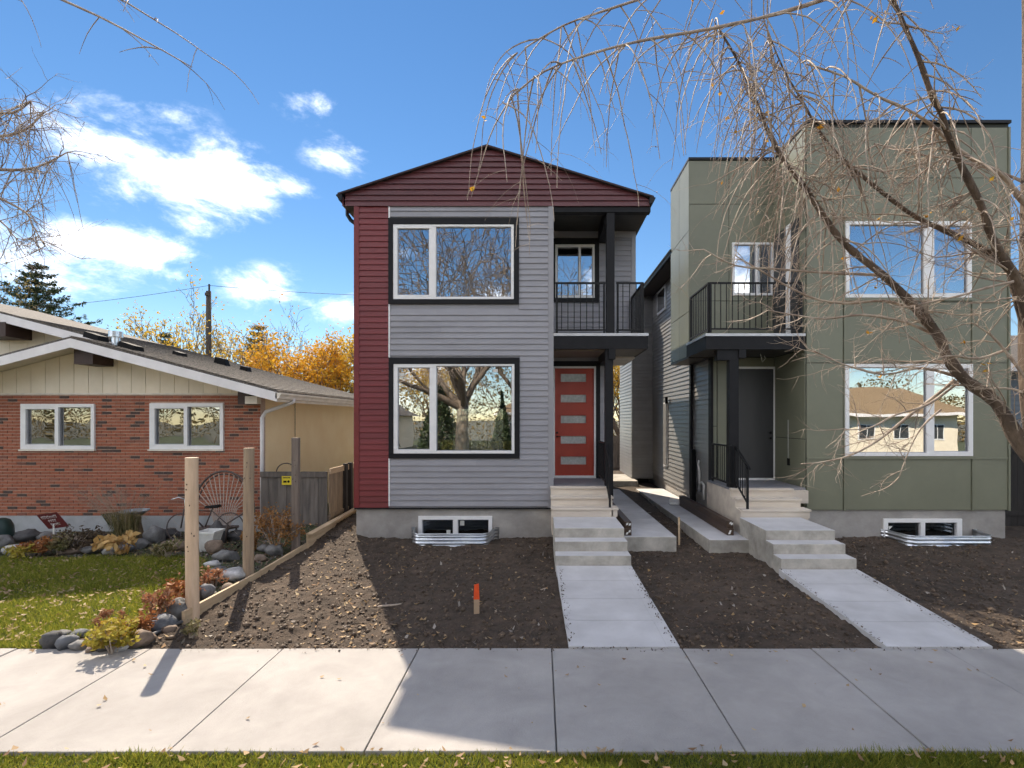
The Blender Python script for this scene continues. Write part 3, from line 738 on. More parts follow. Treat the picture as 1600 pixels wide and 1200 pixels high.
# wooden porch steps
def wood_steps(house, xl, xrs, ys, zs, yb, xwall, landing_m='deck_grey'):
    st = MB().box(xl+.01, xwall, ys[-1]+.03, yb, zs[-1]-.3, zs[-1]-.045).box(xl+.01, xrs[0]-.03, ys[0]+.03, yb-.05, .3, zs[0]-.05)
    so = st.build("porch_steps", M['step_wood'], house)
    for i, (y, z, xr_) in enumerate(zip(ys, zs, xrs)):
        zb = zs[i-1] if i else zs[0]-.17
        MB().box(xl, xr_-.01, y+.02, y+.045, zb, z-.042).build("riser", M['step_wood'], so)
        y2 = ys[i+1]+.02 if i+1 < len(ys) else y+.14
        MB().box(xl-.005, xr_+.01, y-.01, y2, z-.04, z).build("tread", M['step_wood'], so, bevel=.006)
    MB().box(xl, xwall, ys[-1]+.141, yb, zs[-1]-.04, zs[-1]-.003).build("landing", M[landing_m], so)
    # stepped side board
    pr = [(ys[0]+.02, .3)]
    for i, (y, z) in enumerate(zip(ys, zs)):
        pr += [(y+.02, (zs[i-1] if i else .3)), (y+.02, z-.042)]
    pr += [(yb-.02, zs[-1]-.042), (yb-.02, .3)]
    pr = [p for j, p in enumerate(pr) if j == 0 or p != pr[j-1]]
    return so, pr
so, pr = wood_steps(H, .2, [1.48, 1.42, 1.37], [9.8, 10.07, 10.34], [.82, .99, 1.155], DR-.045, 1.37)
MB().prism(pr, 1.36, 1.385, axis='x').build("stringer", M['step_wood'], so)
def handrail(house, x, ya, za, yb, zb, h=.86):
    """sloped hand rail from the top post (ya) to the bottom post (yb)"""
    hr = MB().hexa([(x-.022,yb-.1,zb+h-.06-.035),(x+.022,yb-.1,zb+h-.06-.035),(x+.022,ya,za+h-.035),(x-.022,ya,za+h-.035)], [(x-.022,yb-.1,zb+h-.06),(x+.022,yb-.1,zb+h-.06),(x+.022,ya,za+h),(x-.022,ya,za+h)])
    hr.hexa([(x-.015,yb,zb+.1),(x+.015,yb,zb+.1),(x+.015,ya,za+.1),(x-.015,ya,za+.1)], [(x-.015,yb,zb+.125),(x+.015,yb,zb+.125),(x+.015,ya,za+.125),(x-.015,ya,za+.125)])
    o = hr.build("handrail", M['black_metal'], house)
    MB().box(x-.02,x+.02,ya-.02,ya+.02,za,za+h-.01).build("rail_post", M['black_metal'], o)
    MB().box(x-.02,x+.02,yb-.02,yb+.02,zb,zb+h-.04).build("rail_post", M['black_metal'], o)
    for t in (.2,.4,.6,.8):
        yy, zz = ya+(yb-ya)*t, za+(zb-za)*t
        MB().box(x-.007,x+.007,yy-.007,yy+.007,zz+.12,zz+h-.03).build("baluster", M['black_metal'], o)
    return o
handrail(H, 1.33, 10.45, 1.155, 9.86, .82)
railing(H, [(1.35, 10.5), (1.35, DR-.15)], 1.22, 2.03)

# ================================================================== concrete steps, walks, side paths
def concrete_steps(label, xl, xr_, y0, base, rises, tread, landing):
    t = thing("concrete_steps", ((xl+xr_)/2, y0, base), label, "steps", "concrete front steps")
    z = base
    ye = y0 + tread*(len(rises)-1) + landing
    for i, r in enumerate(rises):
        z += r; ys = y0 + tread*i; e = .012*i
        z0 = -.2 if i == 0 else z-r-.02
        o = MB().box(xl+e*0, xr_-e, ys, ye - .003*i, z0, z).build("step", [M['concrete_new'], M['concrete_edge']], t, bevel=.012)
        for p in o.data.polygons:
            if abs(p.normal.z) < .5: p.material_index = 1
    return t
concrete_steps("grey concrete steps in front of the red door", .235, 1.46, 8.26, .16, (.158,.165,.165), .275, 1.02)
concrete_steps("grey concrete steps in front of the dark green house", 3.8, 5.0, 8.1, .15, (.163,.165,.165), .275, 1.15)
def walk(label, x0a, x1a, x0b, x1b, ya, yb, za, zb, n):
    """garden walk in n poured panels from the sidewalk (a) to the steps (b)"""
    t = thing("garden_walk", ((x0a+x1a)/2, ya, 0), label, "path", "concrete garden walks")
    for i in range(n):
        a, b = i/n, (i+1)/n
        def q(t_, xa, xb): return xa + (xb-xa)*t_
        g_ = .004
        for xo, (l, r, dz) in enumerate(((0,.11,.003),(.11,.89,0),(.89,1,.003))):
            def pt(t_, s, zt):
                L_, R_ = q(t_, x0a, x0b), q(t_, x1a, x1b)
                return (L_+(R_-L_)*s, ya+(yb-ya)*t_, zt if zt is not None else za+(zb-za)*t_+dz)
            aa, bb = a + g_/(yb-ya), b - g_/(yb-ya)
            MB().hexa([pt(aa,l,-.2),pt(aa,r,-.2),pt(bb,r,-.2),pt(bb,l,-.2)], [pt(aa,l,None),pt(aa,r,None),pt(bb,r,None),pt(bb,l,None)]).build("walk_panel" if xo==1 else "walk_border", M['concrete_new'], t)
    return t
walk("pale concrete walk leading to the red door steps", .31, 1.53, .245, 1.46, 5.64, 8.255, .012, .158, 4)
walk("pale concrete walk leading to the green house steps", 3.81, 4.98, 3.76, 5.0, 5.64, 8.09, .012, .148, 4)
def side_path(label, xl, xr_, y0, y1, z0, z1):
    t = thing("side_path", ((xl+xr_)/2, y0, 0), label, "path", "side yard concrete paths")
    n = 4
    for i in range(n):
        a, b = y0+(y1-y0)*i/n+.004, y0+(y1-y0)*(i+1)/n-.004
        za, zb = z0+(z1-z0)*i/n, z0+(z1-z0)*(i+1)/n
        o = MB().hexa([(xl,a,-.2),(xr_,a,-.2),(xr_,b,-.2),(xl,b,-.2)], [(xl,a,za),(xr_,a,za),(xr_,b,zb),(xl,b,zb)]).build("path_slab", [M['concrete_new'], M['concrete_edge']], t, bevel=.01)
        for p in o.data.polygons:
            if abs(p.normal.z) < .5: p.material_index = 1
    return t
side_path("raised concrete path running beside the red door steps", 1.49, 2.52, 9.5, 16.5, .335, .27)
side_path("raised concrete path running along the green house side wall", 3.08, 3.97, 9.35, 16.6, .315, .27)

def beam(label, a, b, s, m='beam_brown'):
    a, b = Vector(a), Vector(b); d = (b-a).normalized(); n = Vector((d.y, -d.x, 0)).normalized()*s/2
    up = Vector((0,0,s))
    o = MB().hexa([a-n, a+n, b+n, b-n], [a-n+up, a+n+up, b+n+up, b-n+up]).build("timber_beam", M[m], bevel=.006)
    for k in range(2):
        q = a + Vector((random.uniform(-.03,.03), -.004, s*random.uniform(.3,.75)))
        MB().add([q+Vector((-.02,0,-.02)), q+Vector((.018,-.006,-.012)), q+Vector((.026,-.003,.03)), q+Vector((-.006,0,.022))], [(0,1,2,3)]).build("wrap_scrap", M['white_paint'], o)
    return tag(o, label, "beam", "dark timber beams on the side paths")
z1 = .325
beam("dark brown timber on the left side path, lower of two by the steps", (1.64,9.62,z1), (1.64,11.9,z1-.01), .13)
beam("dark brown timber on the left side path, upper of two by the steps", (1.645,9.65,z1+.131), (1.635,11.95,z1+.122), .13)
beam("dark brown timber lying by the green house wall, bottom of the pair", (3.60,9.72,.316), (3.64,13.2,.29), .13)
beam("dark brown timber lying by the green house wall, top of the pair", (3.605,9.75,.447), (3.645,13.25,.421), .13)

# ================================================================== the green house
G = thing("panelled_house", (6.5, DF, 0), "modern flat-roofed house with olive green panels behind the bare tree", "house")
GL, GW, GT0, GT1 = 3.44, 3.97, PX(1259.5,DF), PX(1577,DF)
ZP = PZ(193, DF); ZG = PZ(797, DF)
gU = px_rect(1320.5,1516.5,346.5,465.5,DF); gLw = px_rect(1320,1518.5,569,712.5,DF)
gf = rect_mesh((GT0, GT1, ZG, ZP), [gU, gLw], DF+.02, DF+.2).build("front_wall", M['green_backing'], G)
cx_ = [GT0+.008, PX(1317.5,DF), PX(1517.5,DF), GT1-.03]
rows = [PZ(797,DF), PZ(716,DF), PZ(567,DF), PZ(472,DF), PZ(278,DF), PZ(199,DF)]
gp = .007
for i in range(3):
    for j in range(5):
        r_ = (cx_[i]+gp, cx_[i+1]-gp, rows[j]+gp, rows[j+1]-gp)
        hs = []
        if i == 1 and j == 1: hs = [gLw]
        if i == 1 and j == 3: hs = [gU]
        mb = rect_mesh(r_, hs, DF, DF+.019)
        if mb.v: mb.build("panel", M['green_panel'], gf)
for x in (cx_[1], cx_[2]):
    for j in ((0,1),(2,3)):
        MB().box(x+.01, x+.055, DF-.018, DF-.001, rows[j[0]]-.012*(j[0]==0), rows[j[1]]-.004).build("batten", M['green_panel'], gf)
for zz in (rows[1], rows[3]):
    for i in (0, 2):
        MB().box(cx_[i]+(.06 if i else .01), cx_[i+1]-.004, DF-.016, DF-.001, zz-.02, zz+.02).build("batten", M['green_panel'], gf)
MB().box(GT1-.029, GT1+.012, DF-.02, DF+.15, ZG-.01, rows[5]).build("corner_trim", M['green_panel'], gf)
MB().box(GT1+.02, GT1+.06, DF+.05, DF+.09, ZG, ZP-.1).build("downspout", M['cap_metal'], G)
def gpanes(o, xm0, xm1, D):
    e = .075
    return [(o[0]+e, xm0, o[2]+e*.9, o[3]-e*.9), (xm1, o[1]-e*1.2, o[2]+e*1.2, o[3]-e*1.2)]
window(G, gU, gpanes(gU, PX(1442,DF), PX(1458,DF), DF), DF); window(G, gLw, gpanes(gLw, PX(1446,DF), PX(1458,DF), DF), DF)
MB().box(gU[0]-.05, gU[1]+.05, DF-.03, DF-.001, gU[2]-.06, gU[2]-.002).build("sill", M['green_panel'], G)
MB().box(gLw[0]-.05, gLw[1]+.05, DF-.03, DF-.001, gLw[2]-.06, gLw[2]-.002).build("sill", M['green_panel'], G)
# tall block: inner side wall (faces the porch), far side, top
inner = MB().box(GT0, GT0+.14, DF+.2, DR, ZG, ZP)
iw = inner.build("porch_side_wall", M['green_backing'], G)
for a, b in ((ZG+.05, 2.1), (2.115, 3.95), (4.3, 6.4), (6.415, 7.9), (7.915, ZP-.06)):
    MB().box(GT0-.012, GT0-.001, DF+.022, DR-.002, a, b).build("panel", M['green_panel'], iw)
gwb = MB().box(GT1-.14, GT1, DF+.2, DE, ZG, ZP).box(GW, GT1-.14, DE, DE+.15, ZG, 6.9)
gwb.build("side_walls", M['green_panel'], G)
MB().box(GT0-.02, GT1+.02, DF-.03, DF+.22, ZP, ZP+.06).box(GT0-.02, GT0+.16, DF+.221, DR, ZP, ZP+.06).box(GT1-.16, GT1+.02, DF+.221, 15, ZP, ZP+.06).build("parapet_cap", M['cap_metal'], G)
MB().box(GT0+.16, GT1-.16, DF+.22, DE, 6.95, 7.0).box(GT0+.14, GT1-.14, DF+.2, DE, 4.05, 4.2).box(GT0+.14, GT1-.14, DF+.2, DE, 1.0, 1.1).box(GT0+.14, GT1-.14, 15, 15.1, 1.1, 6.95).build("floors", M['interior'], G)
# foundation and basement window
gb_ = px_rect(1382,1505,811,843,DF)
gfnd = rect_mesh((GT0-.2, GT1-.04, -.3, ZG-.002), [gb_], DF+.05, DF+.25).box(GW+.03, GW+.25, DR+.1, DE, -.3, .58).box(GT1-.25, GT1-.04, DF+.25, DE, -.3, ZG).box(GW+.03, GT0, DR+.1, DR+.3, -.3, .9).box(GT0-.2,GT0,DF+.25,DR,-.3,ZG)
gfnd.build("foundation", M['foundation'], G)
window(G, gb_, [px_rect(1389,1440,817,842,DF), px_rect(1447,1497,817,842,DF)], DF+.08, None, 'glass_dark', proud=.06, name="basement_window")
MB().box(gb_[0]-.03, gb_[1]+.03, DF+.9, DF+.95, -.2, ZG).build("basement_interior", M['interior_dark'], G)
p = P(1395, 826, DF); MB().add([(p.x-.04,DF+.075,p.z+.04),(p.x+.05,DF+.075,p.z+.04),(p.x-.03,DF+.075,p.z-.05)], [(0,2,1)]).build("sticker", M['sticker'], G)
window_well((gb_[0]+gb_[1])/2+.13, gb_[1]-gb_[0]+.1, DF+.04, -.12, .25, "corrugated steel window well below the olive green house", .62, 5)

# recessed wall: upper box and lower porch
ou = px_rect(1143.5,1208,379.5,462,DR)
ru = MB()
for c in cells((GL, GT0, 4.0, ZP), [ou]): ru.box(c[0], c[1], DR+.02, DR+.2, c[2], c[3])
od = px_rect(1148,1213,573,750,DR)
for c in cells((GW, GT0, .6, 4.0), [od]): ru.box(c[0], c[1], DR+.02, DR+.2, c[2], c[3])
ruo = ru.build("recessed_wall", M['green_backing'], G)
xsq = [GL+.004, PX(1139,DR), GT0-.004]; zsq = [4.0, PZ(462,DR)-.12, PZ(319,DR), ZP-.05]
for i in range(2):
    for j in range(3):
        mb = rect_mesh((xsq[i]+gp, xsq[i+1]-gp, zsq[j]+gp, zsq[j+1]-gp), [ou], DR, DR+.019)
        if mb.v: mb.build("panel", M['green_panel'], ruo)
for c in ((GW+.02, PX(1120,DR), .62, 2.35), (GW+.02, PX(1120,DR), 2.365, 3.95), (PX(1121,DR), od[0]-.02, .9, 3.95), (od[0]-.02, GT0-.014, od[3]+.01, 3.95)):
    MB().box(c[0]+.004, c[1]-.004, DR, DR+.019, c[2], c[3]).build("panel", M['green_panel'], ruo)
window(G, ou, [(ou[0]+.05, PX(1180,DR), ou[2]+.05, ou[3]-.05), (PX(1183,DR), ou[1]-.05, ou[2]+.05, ou[3]-.05)], DR)
MB().box(GL, GT0, DR+1.4, DR+1.45, 4.2, ZP).build("interior_walls", M['interior'], G)
MB().box(GL-.012, GT0-.022, DR-.03, DR+.22, ZP-.045, ZP+.012).box(GL-.012, GL+.2, DR+.221, 13.55, ZP-.045, ZP+.012).build("parapet_cap", M['cap_metal'], G)
# side bay (faces left, takes the sun)
bay = MB().box(GL+.02, GW-.002, DR+.2, 13.55, 4.0, ZP-.05).build("upper_bay", M['green_backing'], G)
for a, b in ((DR+.005, 12.72), (12.735, 13.55)):
    for c, d in ((4.0, 5.02), (5.035, 6.9), (6.915, ZP-.05)):
        MB().box(GL-.001, GL+.019, a, b, c, d).build("panel", M['green_panel'], bay)
MB().box(GL, GW-.01, DR+.01, 13.55, 3.94, 3.995).build("bay_soffit", M['soffit'], G)
# grey side wall behind, chase, eave
swl = MB().box(GW+.002, GW+.14, DR+.2, DE, .5, 6.85).build("siding_wall", M['dark_siding'], G)
siding_left(swl, 'dark_siding', DR+.15, 13.55, .62, 3.94, GW)
siding_left(swl, 'dark_siding', 13.55, 18.1, .62, 6.85, GW, [(16.2,17.2,6.05,6.72)])
MB().box(GW-.03, GW+.03, DR-.03, DR+.14, .6, 3.95).build("corner_trim", M['black_trim'], G)
chase = MB().box(3.23, GW, 18.1, 20.8, .42, 6.85).build("side_chase", M['dark_siding'], G)
siding(chase, 'dark_siding', 3.25, GW, .45, 6.85, 18.1)
siding_left(chase, 'dark_siding', 18.12, 20.8, .45, 6.85, 3.23)
MB().box(3.22, 3.27, 18.06, 18.13, .44, 6.85).build("corner_trim", M['dark_siding'], G)
MB().box(GW, GW+3, DE+.15, 24, .5, 6.85).build("rear_block", M['dark_siding'], G)
eo = 3.5
re = MB().hexa([(eo,13.56,6.86),(GT1,13.56,6.86),(GT1,24,6.86),(eo,24,6.86)], [(eo,13.56,7.0),(GT1,13.56,7.6),(GT1,24,7.6),(eo,24,7.0)]).build("rear_roof", M['dark_shingles'], G)
gutter(G, eo, eo-.1, 7.0, 13.5, 24, M['cap_metal'])
MB().box(GW-.055, GW-.02, 16.15, 17.25, 6.0, 6.77).build("window", M['white_vinyl'], G)
MB().box(GW-.06, GW-.056, 16.22, 17.18, 6.07, 6.7).build("pane", M['glass'], G)
MB().box(GW-.06, GW-.02, 15.9, 16.35, 1.05, 3.05).build("side_door_trim", M['white_vinyl'], G)
MB().box(GW-.075, GW-.061, 15.94, 16.31, 1.1, 3.0).build("side_door", M['dark_siding'], G)
MB().box(GW-.13, GW-.06, 15.75, 15.85, 3.0, 3.2).build("wall_light", M['black_plastic'], G)
MB().box(GW-.09, GW-.02, 13.28, 13.4, .55, 3.93).build("downspout", M['cap_metal'], G)
vp = MB().tube([(GW-.08,12.55,.75),(GW-.08,12.55,1.25),(GW-.1,12.6,1.42),(GW-.06,12.65,1.5)], .028, 8).tube([(GW-.08,12.2,.6),(GW-.08,12.2,.95),(GW-.09,12.35,1.0),(GW-.09,12.5,.93),(GW-.09,12.58,.8)], .028, 8)
vp.build("vent_pipe", M['white_pipe'], G, smooth=True)
MB().box(GW-.13, GW-.03, 13.0, 13.2, .35, 1.75).build("meter_box", M['black_plastic'], G)
# front door of the green house
df = rect_mesh(od, [(od[0]+.05, od[1]-.06, od[2]+.045, od[3]-.05)], DR-.03, DR+.06).build("door_frame", M['white_vinyl'], G, bevel=.004)
dg = MB().box(od[0]+.05, od[1]-.06, DR+.02, DR+.06, od[2]+.045, od[3]-.05).build("door", M['door_grey'], G)
hp = P(1203.5, 676, DR)
MB().tube([(hp.x,DR+.02,hp.z),(hp.x,DR-.03,hp.z)], .028, 10).tube([(hp.x,DR+.02,hp.z-.13),(hp.x,DR-.04,hp.z-.13)], .022, 10).build("handle", M['black_metal'], dg, smooth=True)
MB().box(od[0]-.05, od[1]+.02, DR-.05, DR-.001, od[2]-.07, od[2]-.001).build("threshold", M['black_trim'], G)
wp = [P(1227,656,11.2), P(1227,690,11.2), P(1225.5,702,11.2), P(1221.5,710,11.2), P(1223,716,11.2)]
MB().tube([(GT0-.03, p.y, p.z) for p in wp], .006, 5).build("loose_wire", M['white_pipe'], G)
MB().box(GT0-.03, GT0-.012, 11.15, 11.25, PZ(727,11.2), PZ(716,11.2)).build("outlet", M['black_plastic'], G)
wp = [P(1188,553,11.3), P(1190,560,11.3), P(1191,566,11.3), P(1196,560,11.3), P(1194,556,11.3)]
MB().tube(wp, .006, 5).build("loose_wire", M['white_pipe'], G)
# balcony door on the inner side wall (upper)
MB().box(GT0-.06, GT0-.013, 11.05, 11.25, 4.32, 6.75).build("door_jamb", M['white_vinyl'], G)
MB().box(GT0-.045, GT0-.013, 10.75, 11.045, 4.32, 6.75).box(GT0-.045, GT0-.013, 11.255, 11.85, 4.32, 6.75).build("balcony_door", M['door_grey'], G)
# balcony
GD0, GD1 = PZ(546,DF), PZ(521,DF)
bx0 = PX(1103,DF)
gdeck = MB().box(bx0+.02, GT0-.014, DF+.03, DR-.002, GD0+.03, GD1-.05).build("balcony_deck", M['black_trim'], G)
MB().box(bx0, GT0-.014, DF, DF+.029, GD0, GD1-.056).build("fascia", M['black_trim'], gdeck, bevel=.004)
MB().box(bx0, bx0+.019, DF+.03, DR, GD0, GD1-.056).build("fascia", M['black_trim'], gdeck)
MB().box(bx0-.012, GT0-.014, DF-.014, DR-.004, GD1-.054, GD1).build("metal_edge", M['deck_edge'], gdeck)
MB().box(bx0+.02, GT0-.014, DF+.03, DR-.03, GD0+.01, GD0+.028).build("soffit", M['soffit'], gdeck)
railing(G, [(bx0+.08, DR-.05), (bx0+.08, DF+.05), (GT0-.05, DF+.05)], PZ(514.5,DF), PZ(440,DF))
MB().box(PX(1141,DF), PX(1156,DF), DF+.05, DF+.22, .75, GD0+.01).build("porch_post", M['black_trim'], G, bevel=.005)
MB().box(PX(1155,DF), PX(1166,DF), DF-.001, DF+.2, PZ(559,DF), GD0-.002).build("post_cap", M['black_trim'], G)
MB().box(PX(1122,DF), PX(1155,DF)-.002, DF+.04, DF+.24, PZ(562,DF), GD0-.002).build("porch_beam", M['black_trim'], G)
gso, pr = wood_steps(G, 3.86, [5.17, 5.13, 5.1], [9.8, 10.07, 10.34], [.79, .955, 1.115], DR-.06, GT0-.02)
MB().prism(pr, 3.835, 3.856, axis='x').build("stringer", M['step_wood'], gso)
handrail(G, 3.98, 10.45, 1.115, 9.86, .79)
railing(G, [(3.9, 10.5), (3.9, DR-.25)], 1.18, 1.98)

# ================================================================== the brick house
B = thing("brick_bungalow", (-9.5, DB, 0), "low red brick bungalow with cream gable and grey shingle roof", "house")
BR, BL = PX(407, DB), -13.4
bw1 = px_rect(34,149,631,702,DB); bw2 = px_rect(235,350,630,702,DB)
ztb = PZ(616, DB)
bwall = rect_mesh((BL, BR-.003, BZ0, ztb), [bw1, bw2], DB+.012, DB+.2).build("brick_wall", M['brick_mortar'], B)
bm = {}
def brick_mesh(w):
    k = round(w, 3)
    if k not in bm: bm[k] = MB().box(0, w-.014, 0, .05, 0, BH-.014).mesh("brick", M['brick'])
    return bm[k]
blist = []
nr = int((ztb - BZ0)/BH)+1
for r_ in range(nr):
    z0 = BZ0 + r_*BH
    if z0 + BH > ztb + .03: break
    n0 = -1
    for i in range(-1, int((BR-BL)/BW)+2):
        a = BX0 + (i - .5*(r_ % 2))*BW; b = a+BW
        a, b = max(a, BL), min(b, BR)
        segs = [(a, b)]
        for h in (bw1, bw2):
            if z0+BH*.5 > h[2] and z0+BH*.5 < h[3]:
                segs = [s for q in segs for s in ((q[0], min(q[1], h[0])), (max(q[0], h[1]), q[1])) if s[1]-s[0] > .03]
        for s in segs:
            if s[1]-s[0] > .03: blist.append((s[0], s[1], z0))
# the fullest-showing bricks between and below the two windows are pieces; the others form one mesh
full = [t for t in blist if abs(t[1]-t[0]-BW) < 1e-3]
full.sort(key=lambda t: (t[0]+9.0)**2*.3 + (t[2]-1.9)**2)
pick = set(full[:300])
mbk = MB()
for t in blist:
    if t in pick:
        inst("brick", brick_mesh(t[1]-t[0]), bwall, (t[0]+.007, DB+random.uniform(-.002,.002), t[2]+.007))
    else:
        dy = random.uniform(-.002,.002)
        mbk.box(t[0]+.007, t[1]-.007, DB+dy, DB+.05, t[2]+.007, t[2]+BH-.007)
tag(mbk.build("brickwork", M['brick'], bwall), kind='stuff')
# stucco side and back, foundation
MB().box(BR-.2, BR, DB+.201, 17.0, .1, 3.3).build("side_wall", M['stucco'], B)
MB().box(BL, BR-.2, 16.8, 17.0, .1, 3.3).build("back_wall", M['stucco'], B)
M['found_white'] = mat("painted_foundation", (.46,.47,.48), (.34,.345,.35), 2.5, .85, .3, 25)
MB().box(BL, BR-.01, DB+.004, DB+.2, -.2, BZ0).box(BR-.21, BR-.01, DB+.2, 16.9, -.2, .1).build("foundation", M['found_white'], B)
def bwindow(o):
    xm = (o[0]+o[1])/2 - .01
    e = .075
    a = (o[0]+e+.04, xm-.045, o[2]+e+.03, o[3]-e-.04); b = (xm+.035, o[1]-e, o[2]+e, o[3]-e-.0)
    return [a, b]
window(B, bw1, bwindow(bw1), DB+.02, None, 'glass_old', proud=.055)
window(B, bw2, bwindow(bw2), DB+.02, None, 'glass_old', proud=.055)
for o_ in (bw1, bw2):
    MB().box(o_[0]-.02, o_[1]+.02, DB-.06, DB+.0, o_[2]-.035, o_[2]-.001).build("sill", M['cream_trim'], B)
MB().box(BL, BR-.21, DB+1.6, DB+1.65, .3, 3.0).build("interior_walls", M['interior_dark'], B)
# cream gable boards
RX, RS = -9.58, .262
ER2 = PX(436, 10.55)
def rz(x): return 3.12 + RS*(ER2 - x)                 # right slope, top surface
def lz(x): return rz(RX) - RS*(RX - x)
MB().box(BL, BR, DB+.02, DB+.2, ztb+.002, ztb+.1).build("gable_backing", M['cream_trim'], B)
gbk = MB()
bwid = .311
x = BR - .0
MB().box(BL, BR+.02, DB-.02, DB+.015, ztb-.01, ztb+.025).build("gable_sill", M['cream_trim'], B)
gw = MB().add([(BL,DB+.03,ztb),(BR,DB+.03,ztb),(BR,DB+.03,rz(BR)-.1),(RX,DB+.03,rz(RX)-.1),(BL,DB+.03,lz(BL)-.1)], [(0,1,2,3,4)]).build("gable", M['cream_trim'], B)
while x > BL:
    x0 = max(x-bwid, BL)
    t0, t1 = (rz(x0) if x0 > RX else lz(x0))-.12, (rz(x) if x > RX else lz(x))-.12
    a, b = x0+.005, x-.005
    pk = [(a, DB, ztb+.026), (b, DB, ztb+.026), (b, DB, t1)] + ([(RX, DB, rz(RX)-.12)] if a < RX < b else []) + [(a, DB, t0)]
    n = len(pk)
    MB().add(pk + [(p[0], DB+.028, p[2]) for p in pk], [tuple(range(n)), tuple(reversed(range(n, 2*n)))] + [(i, n+i, n+(i+1)%n, (i+1)%n) for i in range(n)]).build("gable_board", M['cream_board'], gw)
    x = x0
# roof planes
YF, YM, YBk = 10.45, 12.4, 17.3
rb = MB()
def slab(mb, x0, x1, y0, y1, zf, t=.07):
    mb.hexa([(x0,y0,zf(x0)-t),(x1,y0,zf(x1)-t),(x1,y1,zf(x1)-t),(x0,y1,zf(x0)-t)], [(x0,y0,zf(x0)),(x1,y0,zf(x1)),(x1,y1,zf(x1)),(x0,y1,zf(x0))])
slab(rb, RX, ER2+.02, YF, YM, rz); slab(rb, BL-.3, RX, YF, YM+.9, lz); slab(rb, -17, ER2+.02, YM, YBk, rz)
broof = rb.build("roof", M['shingles'], B)
# ragged shingle courses along the slope, as raised strips
for k in range(34):
    xx = ER2 - .02 - k*.21
    if xx < -12.6: break
    y0 = YF-.015 if xx > RX else YM-.015
    j = random.uniform(-.01,.01)
    MB().hexa([(xx-.2,y0+j,rz(xx-.2)+.001),(xx,y0+j,rz(xx)+.001),(xx,YBk,rz(xx)+.001),(xx-.2,YBk,rz(xx-.2)+.001)], [(xx-.2,y0+j,rz(xx-.2)+.004),(xx,y0+j,rz(xx)+.018),(xx,YBk,rz(xx)+.018),(xx-.2,YBk,rz(xx-.2)+.004)]).build("shingle_course", M['shingles'], broof)
def fascia(x0, x1, zf, y, h=.2, off=.05):
    MB().hexa([(x0,y-.03,zf(x0)-off-h),(x1,y-.03,zf(x1)-off-h),(x1,y,zf(x1)-off-h),(x0,y,zf(x0)-off-h)], [(x0,y-.03,zf(x0)-off),(x1,y-.03,zf(x1)-off),(x1,y,zf(x1)-off),(x0,y,zf(x0)-off)]).build("fascia", M['white_fascia'], B)
fascia(RX, ER2+.02, rz, YF, .185); fascia(BL-.3, RX-.001, lz, YF, .185); fascia(-17, RX+.9, rz, YM-.001, .2)
# sloped soffit under the left overhang
sfb = MB(); slab(sfb, BL, RX, YF+.01, DB+.05, lambda x: lz(x)-.09, .015); slab(sfb, RX, BR+.4, YF+.01, DB+.05, lambda x: rz(x)-.09, .015)
sfb.build("eave_soffit", M['cream_trim'], B)
MB().box(BR+.0, ER2-.02, DB+.1, YBk-.1, rz(BR)-.32, rz(BR)-.305).build("eave_soffit", M['cream_trim'], B)
# main gable wall behind on the left
for i in range(14):
    a = -17 + i*.44; b = a+.43
    MB().box(a, b, 13.0, 13.03, 2.8, rz(b)-.1).build("gable_board", M['cream_board'], B)
MB().box(PX(-30,12.6), PX(25,12.6), 12.35, 13.0, PZ(528,12.6), PZ(506,12.6)).build("roof_beam", M['brown_beam'], B)
MB().box(PX(117,10.6), PX(150,10.6)-.05, 10.58, DB, PZ(569,10.6), PZ(546,10.6)).build("roof_beam", M['brown_beam'], B)
MB().box(PX(378,10.9), PX(394,10.9), 10.75, DB-.001, PZ(632,10.9), PZ(608,10.9)).build("roof_beam", M['brown_beam'], B)
MB().box(PX(387,10.8), PX(406,10.8), 10.7, 10.85, PZ(631,10.7), PZ(619,10.7)).build("junction_box", M['cream_trim'], B)
gutter(B, ER2-.01, ER2+.11, 3.06, YF-.03, YBk, M['cream_trim'])
MB().box(ER2-.03, ER2-.012, YF, YBk, 2.88, 3.05).build("fascia", M['cream_trim'], B)
ds = MB().tube([(ER2+.05, YF+.62, 2.96), (ER2+.05, YF+.62, 2.9), (ER2-.05, YF+.63, 2.86), (BR+.08, DB+.06, 2.68), (BR+.05, DB-.03, 2.55), (BR+.05, DB-.03, .35)], .04, 8)
ds.build("downspout", M['white_fascia'], B, smooth=True)
wv = [P(455,612,12.6), P(455,650,12.6), P(459,668,12.6), P(468,680,12.6), P(478,688,12.6)]
MB().tube([(BR+.02+.01, p.y, p.z) for p in wv], .007, 5).build("wall_cable", M['brown_beam'], B)
def roof_pt(px, py):      # intersect the pixel ray with the right slope plane
    dx, dz = (px-VX)/F, (VY-py)/F
    D = (3.12 + RS*ER2 - ZC) / (dz + RS*dx)
    return Vector((dx*D, D, ZC+dz*D))
for px, py, w, h in ((150,531,.32,.13),(205,546,.34,.12),(281,556,.2,.1)):
    p = roof_pt(px, py)
    MB().hexa([(p.x-w/2,p.y-.15,rz(p.x-w/2)),(p.x+w/2,p.y-.15,rz(p.x+w/2)),(p.x+w/2,p.y+.15,rz(p.x+w/2)),(p.x-w/2,p.y+.15,rz(p.x-w/2))], [(p.x-w/2+.02,p.y-.13,rz(p.x-w/2)+h),(p.x+w/2,p.y-.13,rz(p.x+w/2)+h*.9),(p.x+w/2,p.y+.13,rz(p.x+w/2)+h*.9),(p.x-w/2+.02,p.y+.13,rz(p.x-w/2)+h)]).build("roof_vent", M['black_plastic'], broof)
